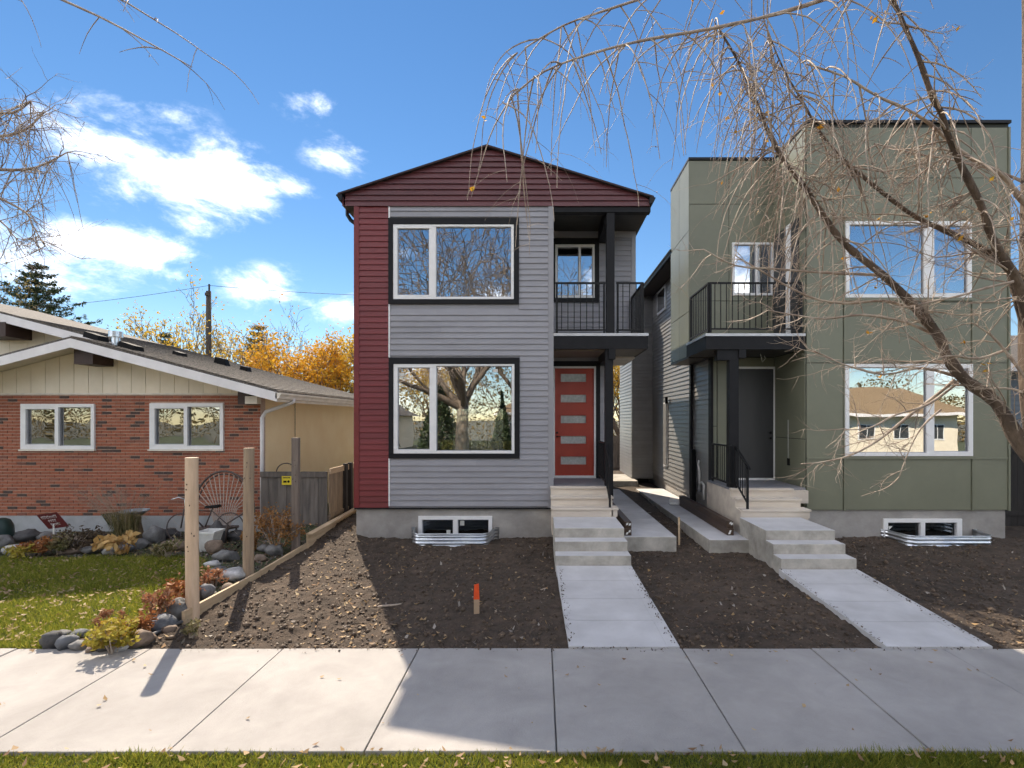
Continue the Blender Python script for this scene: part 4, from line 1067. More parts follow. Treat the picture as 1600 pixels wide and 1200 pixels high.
for px, py, s_ in ((347,570,.2),(384,580,.14)):
    p = roof_pt(px, py)
    MB().hexa([(p.x-s_,p.y-.12,p.z-.05),(p.x+s_,p.y-.12,p.z-.1),(p.x+s_,p.y+.12,p.z-.1),(p.x-s_,p.y+.12,p.z-.05)], [(p.x-s_*.7,p.y-.1,p.z+s_*1.1),(p.x+s_*.6,p.y-.1,p.z+s_*.8),(p.x+s_*.6,p.y+.1,p.z+s_*.8),(p.x-s_*.7,p.y+.1,p.z+s_*1.1)]).build("roof_vent", M['black_plastic'], broof, bevel=.02)
p = roof_pt(181, 540)
MB().disc((p.x,p.y,p.z-.05), .075, n=14, h=.26).disc((p.x,p.y,p.z+.18), .13, n=14, h=.12).build("chimney_flue", M['galv'], broof, smooth=False)

# ================================================================== fences, posts, boards
FX = -4.56
fz0 = .15
gate = thing("fence_gate", (-5.3, 10.95, .1), "weathered grey wooden gate panel beside the brick bungalow", "fence")
x = BR + .09
i = 0
while x < FX - .05:
    w = min(random.uniform(.15,.2), FX-x)
    MB().box(x+.003, x+w-.003, 10.95, 10.97, .05, 1.36+random.uniform(-.01,.01)).build("fence_board", M['fence_grey'], gate); x += w
MB().box(BR+.09, FX, 10.92, 10.949, 1.28, 1.4).build("top_rail", M['fence_grey'], gate)
MB().box(BR+.09, FX, 10.975, 11.01, .35, .45).build("bottom_rail", M['fence_grey'], gate)
hoop = [(PX(446,10.9)+.21*math.cos(a), 10.93, 1.38+.2*math.sin(a)) for a in np.linspace(0, math.pi, 12)]
MB().tube(hoop, .012, 6).build("wire_hoop", M['rust_metal'], gate, smooth=True)
fen = thing("side_fence", (FX, 12, .2), "tan wooden board fence running back between brick and red houses", "fence")
y = 11.0; i = 0
while y < 19:
    w = .14
    hgt = 1.42+.02*math.sin(y*3)
    MB().box(FX, FX+.02, y+.003, y+w-.003, .1, hgt).build("fence_board", M['fence_warm'], fen); y += w
MB().box(FX+.021, FX+.05, 11, 19, 1.34, 1.46).build("top_rail", M['board_new'], fen)
MB().box(FX+.021, FX+.045, 11, 19, .4, .48).build("bottom_rail", M['fence_warm'], fen)
for y in (11.75, 12.05, 14.4, 16.8): MB().box(FX+.022, FX+.1, y, y+.1, .05, 1.5).build("fence_post", M['fence_dark'], fen)
yd = thing("yellow_sign", (PX(448,10.9), 10.9, 1.0), "small yellow warning sign with a dog picture on the gate", "sign")
sr = px_rect(440.5,456.5,744,757.5,10.9)
MB().box(sr[0], sr[1], 10.895, 10.905, sr[2], sr[3]).build("sign_plate", M['sign_yellow'], yd)
for q in ((442,454,745.2,747.4),):
    r_ = px_rect(*q, 10.9); 
    for k in range(6): MB().box(r_[0]+k*.027, r_[0]+k*.027+.018, 10.892, 10.894, r_[2], r_[3]).build("sign_lettering", M['brown_beam'], yd)
r_ = px_rect(443,448,751,754,10.9); r2 = px_rect(449,453,750.3,754.5,10.9)
MB().box(r_[0],r_[1],10.892,10.894,r_[2],r_[3]).disc((0,0,0),.0001,n=3).build("sign_picture", M['black_plastic'], yd)
n = 12; cxx, czz, rr = (r2[0]+r2[1])/2, (r2[2]+r2[3])/2, (r2[1]-r2[0])/2
MB().add([(cxx+rr*math.cos(2*math.pi*k/n),10.893,czz+rr*math.sin(2*math.pi*k/n)) for k in range(n)], [tuple(range(n))]).build("sign_picture", M['black_plastic'], yd)

def post(name, px0, px1, ptop, D, zb, m, label, round_=True):
    x0, x1 = PX(px0,D), PX(px1,D); cx = (x0+x1)/2; r_ = (x1-x0)/2; zt = PZ(ptop, D)
    k = 16 if round_ else 4
    mb = MB()
    pts, rad = [], []
    for i in range(9):
        t = i/8; pts.append((cx+.006*math.sin(3*t+px0), D, zb-.15+(zt-zb+.15)*t)); rad.append(r_*(1.0 if not round_ else 1.03-.05*t))
    if round_:
        mb.tube(pts, rad, k)
        o = mb.build(name, M[m], smooth=False)
    else:
        mb.box(x0, x1, D-r_*.8, D+r_*.8, zb-.15, zt)
        o = mb.build(name, M[m], bevel=.008)
    for k_ in range(7):
        zz = zb+.12+(zt-zb-.2)*random.random(); aa = random.uniform(-.9,.9); rr = r_*(1.012 if round_ else .8)
        kx, ky = (cx+r_*math.sin(aa), D-r_*math.cos(aa)*1.0) if round_ else (cx+random.uniform(-.6,.6)*r_, D-r_*.8)
        h_ = random.uniform(.008,.016)
        MB().tube([(kx, ky+.004, zz-h_), (kx, ky-.0005, zz-h_*.4), (kx, ky-.0005, zz+h_*.4), (kx, ky+.004, zz+h_)], [.002, h_*.55, h_*.55, .002], 6).build("knot", M['brown_beam'], o)
    return tag(o, label, "post", "wooden fence posts along the lot line")
post("fence_post", 291, 309.5, 715, 6.5, 0, 'post_new', "pale new round wooden post nearest the sidewalk")
post("fence_post", 381, 396.5, 700, 7.95, .05, 'post_weathered', "tan wooden post, middle of the three along the lot line")
post("fence_post", 457, 467.5, 684, 9.4, .1, 'post_grey', "grey square wooden post next to the yellow sign", False)
def kerb_board(label, ya, yb, za, zb, h, x=-4.42):
    dz = .006
    o = MB().hexa([(x,ya,za-h),(x+.04,ya,za-h),(x+.04,yb,zb-h),(x,yb,zb-h)], [(x,ya,za),(x+.04,ya,za),(x+.04,yb,zb),(x,yb,zb)]).build("retaining_board", M['board_new'], bevel=.003)
    return tag(o, label, "board", "boards edging the bare soil lot")
kerb_board("pale edging board nearest the sidewalk, ending at the middle post", 6.3, 8.02, .155, .145, .2)
kerb_board("pale edging board between the middle post and the grey post", 8.05, 9.62, .145, .19, .24, -4.43)
b3 = kerb_board("long pale edging board running back to the red house corner", 9.6, 12.6, .34, .42, .3, -4.40)
MB().hexa([(-4.40,9.6,.341),(-4.28,9.6,.341),(-4.28,12.6,.421),(-4.40,12.6,.421)], [(-4.40,9.6,.375),(-4.28,9.6,.375),(-4.28,12.6,.455),(-4.40,12.6,.455)]).build("cap_board", M['board_new'], b3)

st = thing("marker_stake", (PX(744.5,6.6), 6.6, 0), "wooden survey stake with bright orange top in the bare soil", "stake")
x0, x1 = PX(740.5,6.6), PX(749,6.6)
MB().box(x0, x1, 6.59, 6.61, -.1, .2).build("stake_shaft", M['stake_wood'], st)
MB().hexa([(x0-.002,6.586,.2),(x1+.002,6.586,.2),(x1+.002,6.614,.2),(x0-.002,6.614,.2)], [(x0+.004,6.588,PZ(914,6.6)),(x1-.008,6.588,PZ(912,6.6)),(x1-.008,6.612,PZ(912,6.6)),(x0+.004,6.612,PZ(914,6.6))]).build("painted_top", M['orange_paint'], st)
p0 = P(1061, 830, 10.0)
tag(MB().box(p0.x-.018, p0.x+.018, 9.99, 10.01, 0, PZ(808,10)).build("wooden_stake", M['board_new']), "small pale wooden stake in the soil between the two side paths", "stake")
wd = [P(590,945,6.75), P(600,941,6.78), P(612,940,6.8), P(627,938,6.85)]
for p in wd: p.z = gz(p.x, p.y)+.03
tag(MB().tube(wd, [.012,.016,.014,.006], 6).build("dry_stick", M['twig']), "pale dry stick lying on the soil left of the orange stake", "stick")
wd = [P(845,916,7.35), P(852,911,7.4), P(850,918,7.3)]
for p in wd: p.z = gz(p.x, p.y)+.03
tag(MB().tube(wd, [.008,.01,.006], 6).build("dry_stick", M['twig']), "small bent dry stick on the soil left of the pale walk", "stick")
p = P(1049, 776, 13.5)
tag(MB().hexa([(p.x-.12,p.y-.2,.3),(p.x+.18,p.y-.25,.3),(p.x+.25,p.y+.2,.3),(p.x-.02,p.y+.25,.3)], [(p.x-.1,p.y-.18,.36),(p.x+.15,p.y-.22,.36),(p.x+.22,p.y+.18,.4),(p.x,p.y+.22,.4)]).build("splash_block", M['white_paint'], bevel=.02), "white downspout splash block on the path by the green house", "splash block")

# right-hand neighbour and fence
NB = thing("neighbour_house", (14, 13, 0), "blue-grey sided house at the far right edge behind the trunk", "house")
nw = MB().box(11.75, 19, 13, 21, .1, 3.7).build("front_wall", M['siding_blue'], NB)
siding(nw, 'siding_blue', 11.75, 13.6, .5, 3.7, 13)
MB().hexa([(11.2,12.5,3.7),(20,12.5,3.7),(20,22,3.7),(11.2,22,3.7)], [(11.2,12.5,3.9),(20,12.5,3.9),(20,22,3.9),(11.2,22,3.9)]).build("eave", M['white_fascia'], NB)
MB().hexa([(11.2,12.5,3.902),(20,12.5,3.902),(20,22,3.902),(11.2,22,3.902)], [(13,17,5.3),(20,17,5.3),(20,17.5,5.3),(13,17.5,5.3)]).build("roof", M['shingles'], NB)
fd = thing("dark_fence", (10.9, 11.8, 0), "dark stained board fence beside the olive green house at right", "fence")
x = 9.68
while x < 14.5:
    MB().box(x, x+.14, 11.8, 11.82, 0, 2.05).build("fence_board", M['fence_dark'], fd); x += .145
MB().box(9.68, 14.5, 11.77, 11.799, .3, .4).box(9.68, 14.5, 11.77, 11.799, 1.75, 1.85).build("rail", M['fence_dark'], fd)

# back lane fence seen through the gap between the houses
bfz = thing("back_fence", (2.5, 23, .2), "grey board fence at the back, seen between the two new houses", "fence")
x = .5
while x < 6:
    MB().box(x, x+.14, 24, 24.02, .2, 1.75).build("fence_board", M['fence_grey'], bfz); x += .145
MB().box(.5, 6, 23.96, 23.999, 1.4, 1.5).build("rail", M['fence_grey'], bfz)
tag(MB().box(1.9, 3.3, 17.4, 19.6, .05, .42).build("concrete_pad", M['concrete_edge'], bevel=.01), "sunlit concrete pad at the back of the gap between houses", "pad")

# ================================================================== garden: rocks, plants, ornaments
def rock_mesh(seed, m):
    import bmesh
    b = bmesh.new(); bmesh.ops.create_icosphere(b, subdivisions=3, radius=1)
    off = Vector((seed*3.1, seed*1.7, seed*.9))
    rr_ = random.Random(seed*17+3)
    planes = [(Vector((rr_.gauss(0,1),rr_.gauss(0,1),rr_.gauss(0,1))).normalized(), rr_.uniform(.66,.95)) for _ in range(11)]
    for v in b.verts:
        n = mnoise.noise(v.co*1.1+off)*.38 + mnoise.noise(v.co*2.4+off)*.16 + mnoise.noise(v.co*6+off)*.05 - max(0, mnoise.noise(v.co*1.7-off))*.18
        f = v.co.normalized()*(1+n)
        c = mnoise.cell(v.co*1.3+off)*.05
        f = f*(1+c)
        for pn, pd in planes:
            e_ = f.dot(pn) - pd
            if e_ > 0: f = f - pn*e_*.92
        v.co = f*1.12
    me = bpy.data.meshes.new("rock"); b.to_mesh(me); b.free(); me.materials.append(m)
    me.polygons.foreach_set("use_smooth", [True]*len(me.polygons)); return me
RM = [[rock_mesh(i*5+j, m) for j in range(3)] for i, m in enumerate(ROCKS)]
ORD = ["first","second","third","fourth","fifth","sixth","seventh","eighth","ninth","tenth","eleventh","twelfth","thirteenth","fourteenth","fifteenth","sixteenth"]
KN = ["grey","dark grey","tan","whitish","blue-grey"]
def rocks(lst, where, group):
    lst = sorted(lst)
    for i, (px, py, w, h, kind) in enumerate(lst):
        D = F*(ZC-.05)/(py-VY)                       # base pixel on the ground
        z = gz(PX(px,D), D); D = F*(ZC-z)/(py-VY)
        sx, sz = w/2/F*D, h/2/F*D
        o = inst("rock", RM[kind][i%3], None, (PX(px,D), D+sx*.5, z+sz*.62), (random.uniform(-.15,.15), random.uniform(-.15,.15), random.uniform(0,.6)), (sx*.95, sx*.8, sz*1.0))
        tag(o, f"{KN[kind]} rock, {ORD[i]} from the left {where}", "rock", group)
rocks([(75,1014,32,34,1),(97,1016,28,26,4),(121,1017,28,18,0),(95,1000,24,18,0),(118,998,26,14,4),(160,1018,38,30,1),(206,1012,44,30,2),(245,988,40,28,4),(275,972,34,42,0),(140,1020,20,12,2),(186,1019,18,12,3),(232,1006,14,10,0),(222,990,30,20,2),(205,996,24,16,3),(262,990,22,14,2)],
      "in the front border along the sidewalk", "rocks along the sidewalk edge")
rocks([(363,908,34,24,3),(318,935,22,26,4),(350,878,36,22,0),(332,866,26,30,2),(426,868,26,20,0),(265,862,36,22,2),(335,850,28,40,1),(384,872,18,16,4),(365,845,30,18,1),(405,878,18,14,2),(300,905,16,14,1),(340,900,26,16,0),(352,925,20,14,2),(330,888,22,14,3),(412,862,20,14,0)],
      "in the bed beside the wooden posts", "rocks in the bed by the posts")
rocks([(15,866,30,16,3),(38,846,34,20,1),(70,845,30,18,0),(95,858,30,16,4),(122,852,28,18,2),(150,858,26,16,1),(140,866,34,14,0),(212,858,30,18,0),(238,848,28,34,0),(262,842,26,18,1),(190,862,22,12,4),(2,853,22,20,0),(55,860,26,14,3),(108,866,24,12,2),(170,866,26,12,3)],
      "in the row under the brick wall", "rocks under the brick wall")
# gravel and mulch in the bed
def scatter(n, region, zf, size, m, name, label=None, cat=None, kind='stuff', flat=.35, shape='leaf', parent=None):
    """n small bent leaves or chips scattered on the ground; region() gives x, y arrays"""
    x, y = region(n); n = len(x)
    z = zf(x, y)
    a = rng.uniform(0, 2*np.pi, n); s = rng.uniform(size[0], size[1], n)
    w = s*rng.uniform(.3,.7,n)
    tx, ty = rng.normal(0,flat,n), rng.normal(0,flat,n)
    base = np.array([(-.5,0,0),(0,-.5,.0),(.5,0,0),(0,.5,0)]) if shape == 'leaf' else np.array([(-.5,-.5,0),(.5,-.5,0),(.5,.5,0),(-.5,.5,0)])
    co = np.zeros((n,4,3))
    for k,(bx,by,bz) in enumerate(base):
        lx, ly = bx*s, by*w
        X = lx*np.cos(a)-ly*np.sin(a); Y = lx*np.sin(a)+ly*np.cos(a)
        co[:,k,0] = x+X; co[:,k,1] = y+Y; co[:,k,2] = z + .008 + X*tx + Y*ty + (.18*s if k in (0,2) else 0)
    f = np.arange(n*4).reshape(n,4)
    o = npmesh(name, co.reshape(-1,3), f, m, parent=parent)
    return tag(o, label, cat, kind=kind)
LM = {}
LM['dry'] = leafmat("dry_leaves", [(.30,.19,.09),(.42,.28,.13),(.22,.12,.06),(.50,.38,.22),(.34,.2,.1)], .2)
LM['chips'] = leafmat("soil_chips", [(.16,.11,.075),(.34,.26,.18),(.11,.075,.05),(.46,.38,.28),(.22,.15,.10)], .1)
LM['soilcrumb'] = leafmat("soil_crumbs", [(.105,.073,.05),(.055,.039,.027),(.145,.102,.07),(.08,.056,.039)], 0)
LM['grass'] = leafmat("grass_blades", [(.16,.21,.03),(.28,.28,.035),(.10,.16,.022),(.42,.37,.06),(.22,.25,.035)], .5)
LM['yellow'] = leafmat("yellow_leaves", [(.60,.38,.035),(.70,.46,.05),(.44,.28,.04),(.72,.52,.1)], .42)
LM['orange'] = leafmat("orange_leaves", [(.60,.28,.02),(.68,.37,.03),(.44,.2,.02),(.68,.45,.06)], .42)
LM['shrub_orange'] = leafmat("shrub_orange_leaves", [(.30,.14,.05),(.38,.19,.06),(.22,.10,.04),(.42,.25,.09)], .3)
LM['shrub_red'] = leafmat("shrub_red_leaves", [(.34,.12,.07),(.42,.2,.1),(.28,.14,.08),(.45,.28,.14)], .3)
LM['shrub_yellow'] = leafmat("shrub_yellow_leaves", [(.42,.36,.05),(.5,.40,.07),(.30,.27,.04),(.46,.28,.05)], .35)
LM['tan_big'] = leafmat("tan_hosta_leaves", [(.58,.36,.13),(.64,.44,.18),(.48,.28,.1)], .3)
LM['rust'] = leafmat("rust_fern", [(.32,.12,.045),(.40,.17,.06),(.24,.09,.035)], .25)
LM['darkbrown'] = leafmat("dark_perennial", [(.08,.055,.035),(.12,.085,.05),(.05,.035,.025)], .2)
LM['ograss'] = leafmat("ornamental_grass", [(.20,.17,.06),(.30,.24,.12),(.12,.13,.04),(.36,.29,.18)], .3)
LM['spruce'] = leafmat("spruce_needles", [(.035,.06,.025),(.055,.08,.03),(.025,.045,.022),(.075,.09,.035)], .1)
LM['larch'] = leafmat("larch_needles", [(.22,.17,.05),(.28,.2,.06),(.15,.13,.045)], .25)
LM['hedge'] = leafmat("hedge_leaves", [(.10,.12,.03),(.16,.16,.04),(.2,.17,.05)], .3)
LM['pebble'] = leafmat("pebbles", [(.26,.22,.18),(.36,.32,.28),(.18,.14,.11)], 0)
LM['mulch'] = leafmat("mulch", [(.10,.065,.045),(.16,.11,.08),(.07,.05,.035),(.2,.19,.18)], 0)

def box_region(x0, x1, y0, y1, power=1.0, keep=None):
    def f(n):
        x = rng.uniform(x0, x1, n); t = rng.uniform(0, 1, n)**power
        y = y0 + (y1-y0)*t
        if keep is not None:
            k = keep(x, y); x, y = x[k], y[k]
        return x, y
    return f
def on_soil(x, y):
    k = (x > -4.38)
    k &= ~((x > .2) & (x < 1.56) & (y < 9.9)); k &= ~((x > 3.72) & (x < 5.1) & (y < 10.4))
    k &= ~((y > 10.45) & (x > -3.85) & (x < 1.6)); k &= ~((y > 10.5) & (x > 5.2)); k &= ~((x > 1.45) & (x < 2.56) & (y > 9.45)); k &= ~((x > 3.05) & (y > 9.3) & (x < 5.2))
    k &= ~((np.abs(x-cxw) < .95) & (y > 9.85)); k &= ~((np.abs(x-7.95) < 1.0) & (y > 9.85))
    return k
scatter(1300, box_region(-4.4, 11, 5.68, 12.5, 1.2, on_soil), dirt_h, (.018,.05), LM['chips'], "soil_chips", "small pale wood chips and leaf bits on the soil", "chips")
scatter(900, box_region(-4.4, 11, 5.68, 11.5, 1.2, on_soil), dirt_h, (.03,.08), LM['dry'], "fallen_leaves", "dry brown leaves scattered over the bare soil", "leaves")
scatter(420, box_region(-4.3, -.4, 5.68, 8.6, 1.3, lambda x, y: on_soil(x,y) & (np.abs(x-(-3.9+(10.5-y)*.43)) < .75)), dirt_h, (.03,.085), LM['dry'], "fallen_leaves", "dense dry leaf litter in the sunlit strip of soil", "leaves")
# soil clods
def clods(n, keep, m):
    x, y = box_region(-4.4, 11.3, 5.66, 12.8, 1.25, keep)(n); n = len(x)
    z = dirt_h(x, y); s = rng.gamma(2.0, .006, n)+.006; s = np.minimum(s, .05)
    oc = np.array([(1,0,0),(0,1,0),(-1,0,0),(0,-1,0),(0,0,1),(0,0,-1)], float)
    fc = np.array([(0,1,4),(1,2,4),(2,3,4),(3,0,4),(1,0,5),(2,1,5),(3,2,5),(0,3,5)])
    a = rng.uniform(0, 6.28, n); j = rng.uniform(.6, 1.3, (n,6,3))
    co = oc[None]*j*s[:,None,None]
    X = co[...,0]*np.cos(a)[:,None]-co[...,1]*np.sin(a)[:,None]; Y = co[...,0]*np.sin(a)[:,None]+co[...,1]*np.cos(a)[:,None]
    co = np.stack([X+x[:,None], Y+y[:,None], co[...,2]*.8+z[:,None]+(.25*s)[:,None]], -1)
    f = (fc[None] + (np.arange(n)*6)[:,None,None]).reshape(-1,3)
    return tag(npmesh("soil_clods", co.reshape(-1,3), f, m), "crumbly dark clods covering the bare soil", "soil", kind='stuff')
clods(16000, on_soil, LM['soilcrumb'])

def spill(n):
    xs_, ys_ = [], []
    for _ in range(n):
        k = random.random()
        if k < .5: x_, y_ = random.uniform(-4, 9), 5.64-abs(random.gauss(0,.05))
        else:
            xe = random.choice((.31,1.5,3.8,4.97)); t_ = random.random(); y_ = 5.7+2.4*t_; x_ = xe + (1 if xe in (.31,3.8) else -1)*abs(random.gauss(0,.035)) - .03*t_
        xs_.append(x_); ys_.append(y_)
    return np.array(xs_), np.array(ys_)
def spill_z(x, y): return np.where(y < 5.64, .002, .012+.146*(y-5.64)/2.6)
scatter(800, spill, spill_z, (.012,.035), LM['soilcrumb'], "spilled_soil", "crumbs of soil spilled over the walk and sidewalk edges", "soil", flat=.5)
stn = box_region(-4.3, 11, 5.75, 11.5, 1.2, on_soil)
scatter(260, stn, dirt_h, (.03,.07), LM['pebble'], "soil_pebbles", "pale pebbles and clods scattered in the bare soil", "pebbles", flat=.9)
def grass(n, x0, x1, y0, y1, zf, h, name, label, power=1.0, keep=None):
    x, y = box_region(x0, x1, y0, y1, power, keep)(n); n = len(x); z = zf(x, y)
    a = rng.uniform(0, 6.28, n); hh = rng.uniform(h[0], h[1], n)*(.55+.9*vnoise(x*2.3, y*2.3, 31)); w = rng.uniform(.004,.008,n)
    lean = rng.normal(0, .55, (n,2))*hh[:,None]
    co = np.zeros((n,3,3))
    co[:,0] = np.stack([x-w*np.cos(a), y-w*np.sin(a), z-.005],-1); co[:,1] = np.stack([x+w*np.cos(a), y+w*np.sin(a), z-.005],-1)
    co[:,2] = np.stack([x+lean[:,0], y+lean[:,1], z+hh],-1)
    return tag(npmesh(name, co.reshape(-1,3), np.arange(n*3).reshape(n,3), LM['grass']), label, "grass", kind='stuff')
def bed_edge(y):      # right-hand edge of the lawn, left edge of the planted bed
    return np.interp(y, [5.6, 6.0, 6.6, 7.4, 8.2, 9.0, 9.3], [-5.55, -5.2, -4.95, -5.0, -5.25, -5.9, -7.6])
on_lawn = lambda x, y: (x < bed_edge(y)) & (y < 9.05)
grass(90000, -10.5, -4.5, 5.66, 9.1, lawn_h, (.035,.08), "lawn_grass", "short green lawn in front of the brick bungalow", 1.2, on_lawn)
grass(60000, -4.4, 4.6, 3.2, 3.88, lambda x, y: -.03+0*x, (.02,.06), "boulevard_grass", "strip of grass on the street side of the sidewalk")
scatter(2000, box_region(-10.4, -4.6, 5.66, 9.0, 1.1, on_lawn), lambda x, y: lawn_h(x,y)+.025, (.03,.08), LM['dry'], "fallen_leaves", "dry leaves lying on the bungalow lawn", "leaves")
scatter(260, box_region(-4.4, 4.6, 3.3, 3.9), lambda x, y: 0*x+.01, (.03,.08), LM['dry'], "fallen_leaves", "dry leaves on the boulevard grass", "leaves")
scatter(70, box_region(-6, 6, 3.9, 5.6), lambda x, y: 0*x+.004, (.02,.06), LM['dry'], "fallen_leaves", "few dry leaves on the sidewalk slabs", "leaves")
in_bed = lambda x, y: (x > bed_edge(y)-.1) & (x < -4.45) | ((y > 9.0) & (x < -4.45))
scatter(9000, box_region(-10.5, -4.45, 5.66, 11.0, 1.1, in_bed), lambda x, y: lawn_h(x,y), (.03,.07), LM['mulch'], "bed_mulch", "bark mulch and gravel covering the rock garden bed", "mulch", flat=.6)
scatter(700, box_region(-10.5, -4.45, 5.66, 11.0, 1.1, in_bed), lambda x, y: lawn_h(x,y)+.02, (.03,.08), LM['dry'], "fallen_leaves", "dry leaves caught in the rock garden bed", "leaves")
eg = [P(200,1017,5.66), P(245,1000,6.0), P(270,985,6.2), P(292,972,6.36)]
for p in eg: p.z = gz(p.x,p.y)+.03
tag(MB().tube(eg, .022, 6).build("lawn_edging", M['edging'], smooth=True), "dark edging strip between the rock garden and the bare soil", "edging")

def leaf_cloud(pts, size, m, name, parent=None, up=.4, aspect=.55, kind=None, label=None):
    pts = np.asarray(pts, float); n = len(pts)
    d = rng.normal(0,1,(n,3)); d[:,2] += up; d /= np.linalg.norm(d,axis=1)[:,None]
    t = rng.normal(0,1,(n,3)); t -= d*(t*d).sum(1)[:,None]; t /= np.linalg.norm(t,axis=1)[:,None]
    u = np.cross(d, t); s = rng.uniform(size[0], size[1], n)[:,None]
    co = np.stack([pts - t*s*.5, pts - u*s*.5*aspect - d*s*.06, pts + t*s*.5, pts + u*s*.5*aspect - d*s*.06], 1)
    o = npmesh(name, co.reshape(-1,3), np.arange(n*4).reshape(n,4), m, parent=parent)
    return tag(o, label, kind=kind)
def blob_pts(c, r, n, hollow=.5, lumps=9):
    """points spread through an uneven crown made of lumps"""
    c = np.asarray(c, float); r = np.asarray(r, float)
    cen = rng.normal(0,1,(lumps,3)); cen /= np.linalg.norm(cen,axis=1)[:,None]; cen *= rng.uniform(.3,.75,(lumps,1))
    cen[:,2] = np.abs(cen[:,2])*.9 if False else cen[:,2]
    k = rng.integers(0,lumps,n); d = rng.normal(0,1,(n,3)); d /= np.linalg.norm(d,axis=1)[:,None]
    p = cen[k] + d*(rng.uniform(hollow,1,(n,1))**.7)*rng.uniform(.25,.45,(lumps,1))[k]
    return c + p*r
def shrub(name, px, py, wpx, hpx, n, size, lm, label, stems=10, D=None):
    D = D or F*(ZC-.08)/(py-VY); x, z = PX(px,D), gz(PX(px,D),D)
    w, h = wpx/F*D/2, hpx/F*D
    t = thing(name, (x,D,z), label, "shrub")
    sm = MB(); tips = []
    for i in range(stems):
        a = random.uniform(0,6.28); r_ = random.uniform(.3,.95)
        e = Vector((x+w*r_*math.cos(a), D+w*.8*r_*math.sin(a), z+h*random.uniform(.6,.98)))
        m_ = Vector((x,D,z)).lerp(e,.5)+Vector((0,0,h*.12))
        sm.tube([(x+.02*math.cos(a),D+.02*math.sin(a),z-.03), m_, e], [.01,.007,.003], 4); tips += [e, m_.lerp(e,.5)]
    sm.build("stems", M['twig'], t)
    pts = np.vstack([blob_pts((x,D,z+h*.52),(w*1.05,w*.9,h*.52),n*2//3), np.array([tuple(random.choice(tips)) for _ in range(n//3)])+rng.normal(0,w*.13,(n//3,3))])
    pts[:,2] = np.maximum(pts[:,2], z+.02)
    leaf_cloud(pts, size, lm, "foliage", t, kind='stuff')
    return t
shrub("orange_shrub", 432, 858, 92, 66, 1500, (.03,.075), LM['shrub_orange'], "rusty orange shrub between the middle post and the grey post", 16, 9.3)
shrub("red_shrub", 245, 962, 58, 52, 520, (.03,.07), LM['shrub_red'], "sparse reddish shrub beside the nearest wooden post", 18)
shrub("yellow_shrub", 178, 1008, 90, 50, 750, (.035,.085), LM['shrub_yellow'], "yellow-green shrub with rust flower heads near the sidewalk", 14)
shrub("rust_fern", 58, 868, 52, 26, 420, (.05,.11), LM['rust'], "low rust-coloured fern clump left of the maroon sign", 6)
shrub("tan_hosta", 178, 868, 60, 34, 190, (.09,.17), LM['tan_big'], "clump of large tan leaves in front of the birdbath", 5)
shrub("brown_perennial", 122, 862, 74, 34, 900, (.03,.09), LM['darkbrown'], "dark brown withered perennial between fern and tan leaves", 20)
shrub("leafy_bed_plant", 285, 935, 70, 34, 500, (.04,.09), LM['rust'], "russet dead foliage behind the nearest wooden post", 12)
shrub("straw_perennial", 92, 866, 40, 30, 420, (.04,.1), LM['ograss'], "straw-coloured dry perennial just below the maroon sign", 16)
shrub("straw_perennial", 262, 872, 44, 26, 380, (.04,.1), LM['ograss'], "straw-coloured dry perennial left of the nearest post", 14)
shrub("gold_perennial", 30, 872, 44, 20, 300, (.04,.09), LM['shrub_yellow'], "low golden perennial at the left end of the wall bed", 10)
shrub("rust_fern", 388, 862, 40, 34, 420, (.04,.09), LM['shrub_orange'], "rust-coloured fern clump right behind the middle post", 10)
shrub("rust_fern", 215, 985, 54, 34, 420, (.04,.09), LM['rust'], "rust-coloured fern clump right of the yellow-green shrub", 10)
shrub("dry_stalk_plant", 300, 985, 30, 26, 200, (.03,.07), LM['ograss'], "dry stalks at the foot of the nearest wooden post", 12)
shrub("russet_ground_plant", 335, 912, 46, 24, 300, (.04,.08), LM['shrub_red'], "low russet plant between the two nearest posts", 8)
fh = thing("dried_flower_heads", P(165,985,5.95), "round rust-brown dried flower heads above the yellow-green shrub", "flowers")
for i, (px, py, r_) in enumerate(((160,962,.055),(166,955,.05),(187,962,.045),(155,970,.05))):
    p = P(px,py,5.9); leaf_cloud(blob_pts(p,(r_*1.6,)*3,140,.6,4), (.02,.035), LM['shrub_red'], "flower_head", fh)
    MB().tube([(p.x+.02,p.y+.02,gz(p.x,p.y)),(p.x,p.y,p.z-.02)], .005, 4).build("stem", M['twig'], fh)
# ornamental grass
og = thing("ornamental_grass", P(200,845,10.2), "arching ornamental grass with feathery plumes against the brick wall", "grass clump")
mb = MB(); c0 = P(197,846,10.2); c0.z = gz(c0.x,c0.y)
co = []
for i in range(420):
    a = random.uniform(0,6.28); L_ = random.uniform(.35,.75); r_ = random.uniform(.1,.6)
    b0 = c0 + Vector((random.uniform(-.16,.16), random.uniform(-.12,.12), 0)); w = .004
    d = Vector((math.cos(a)*r_-.08, math.sin(a)*r_*.6, 0)); pr_ = Vector((-math.sin(a),math.cos(a),0))*w
    pm_ = b0 + d*.5*L_*1.2 + Vector((0,0,L_*.8)); pe = b0 + d*L_*1.9 + Vector((0,0,L_*(1.0-.45*r_)))
    mb.add([b0-pr_, b0+pr_, pm_+pr_, pm_-pr_, pe], [(0,1,2,3),(3,2,4)])
tag(mb.build("blades", LM['ograss'], og), kind='stuff')
mb = MB()
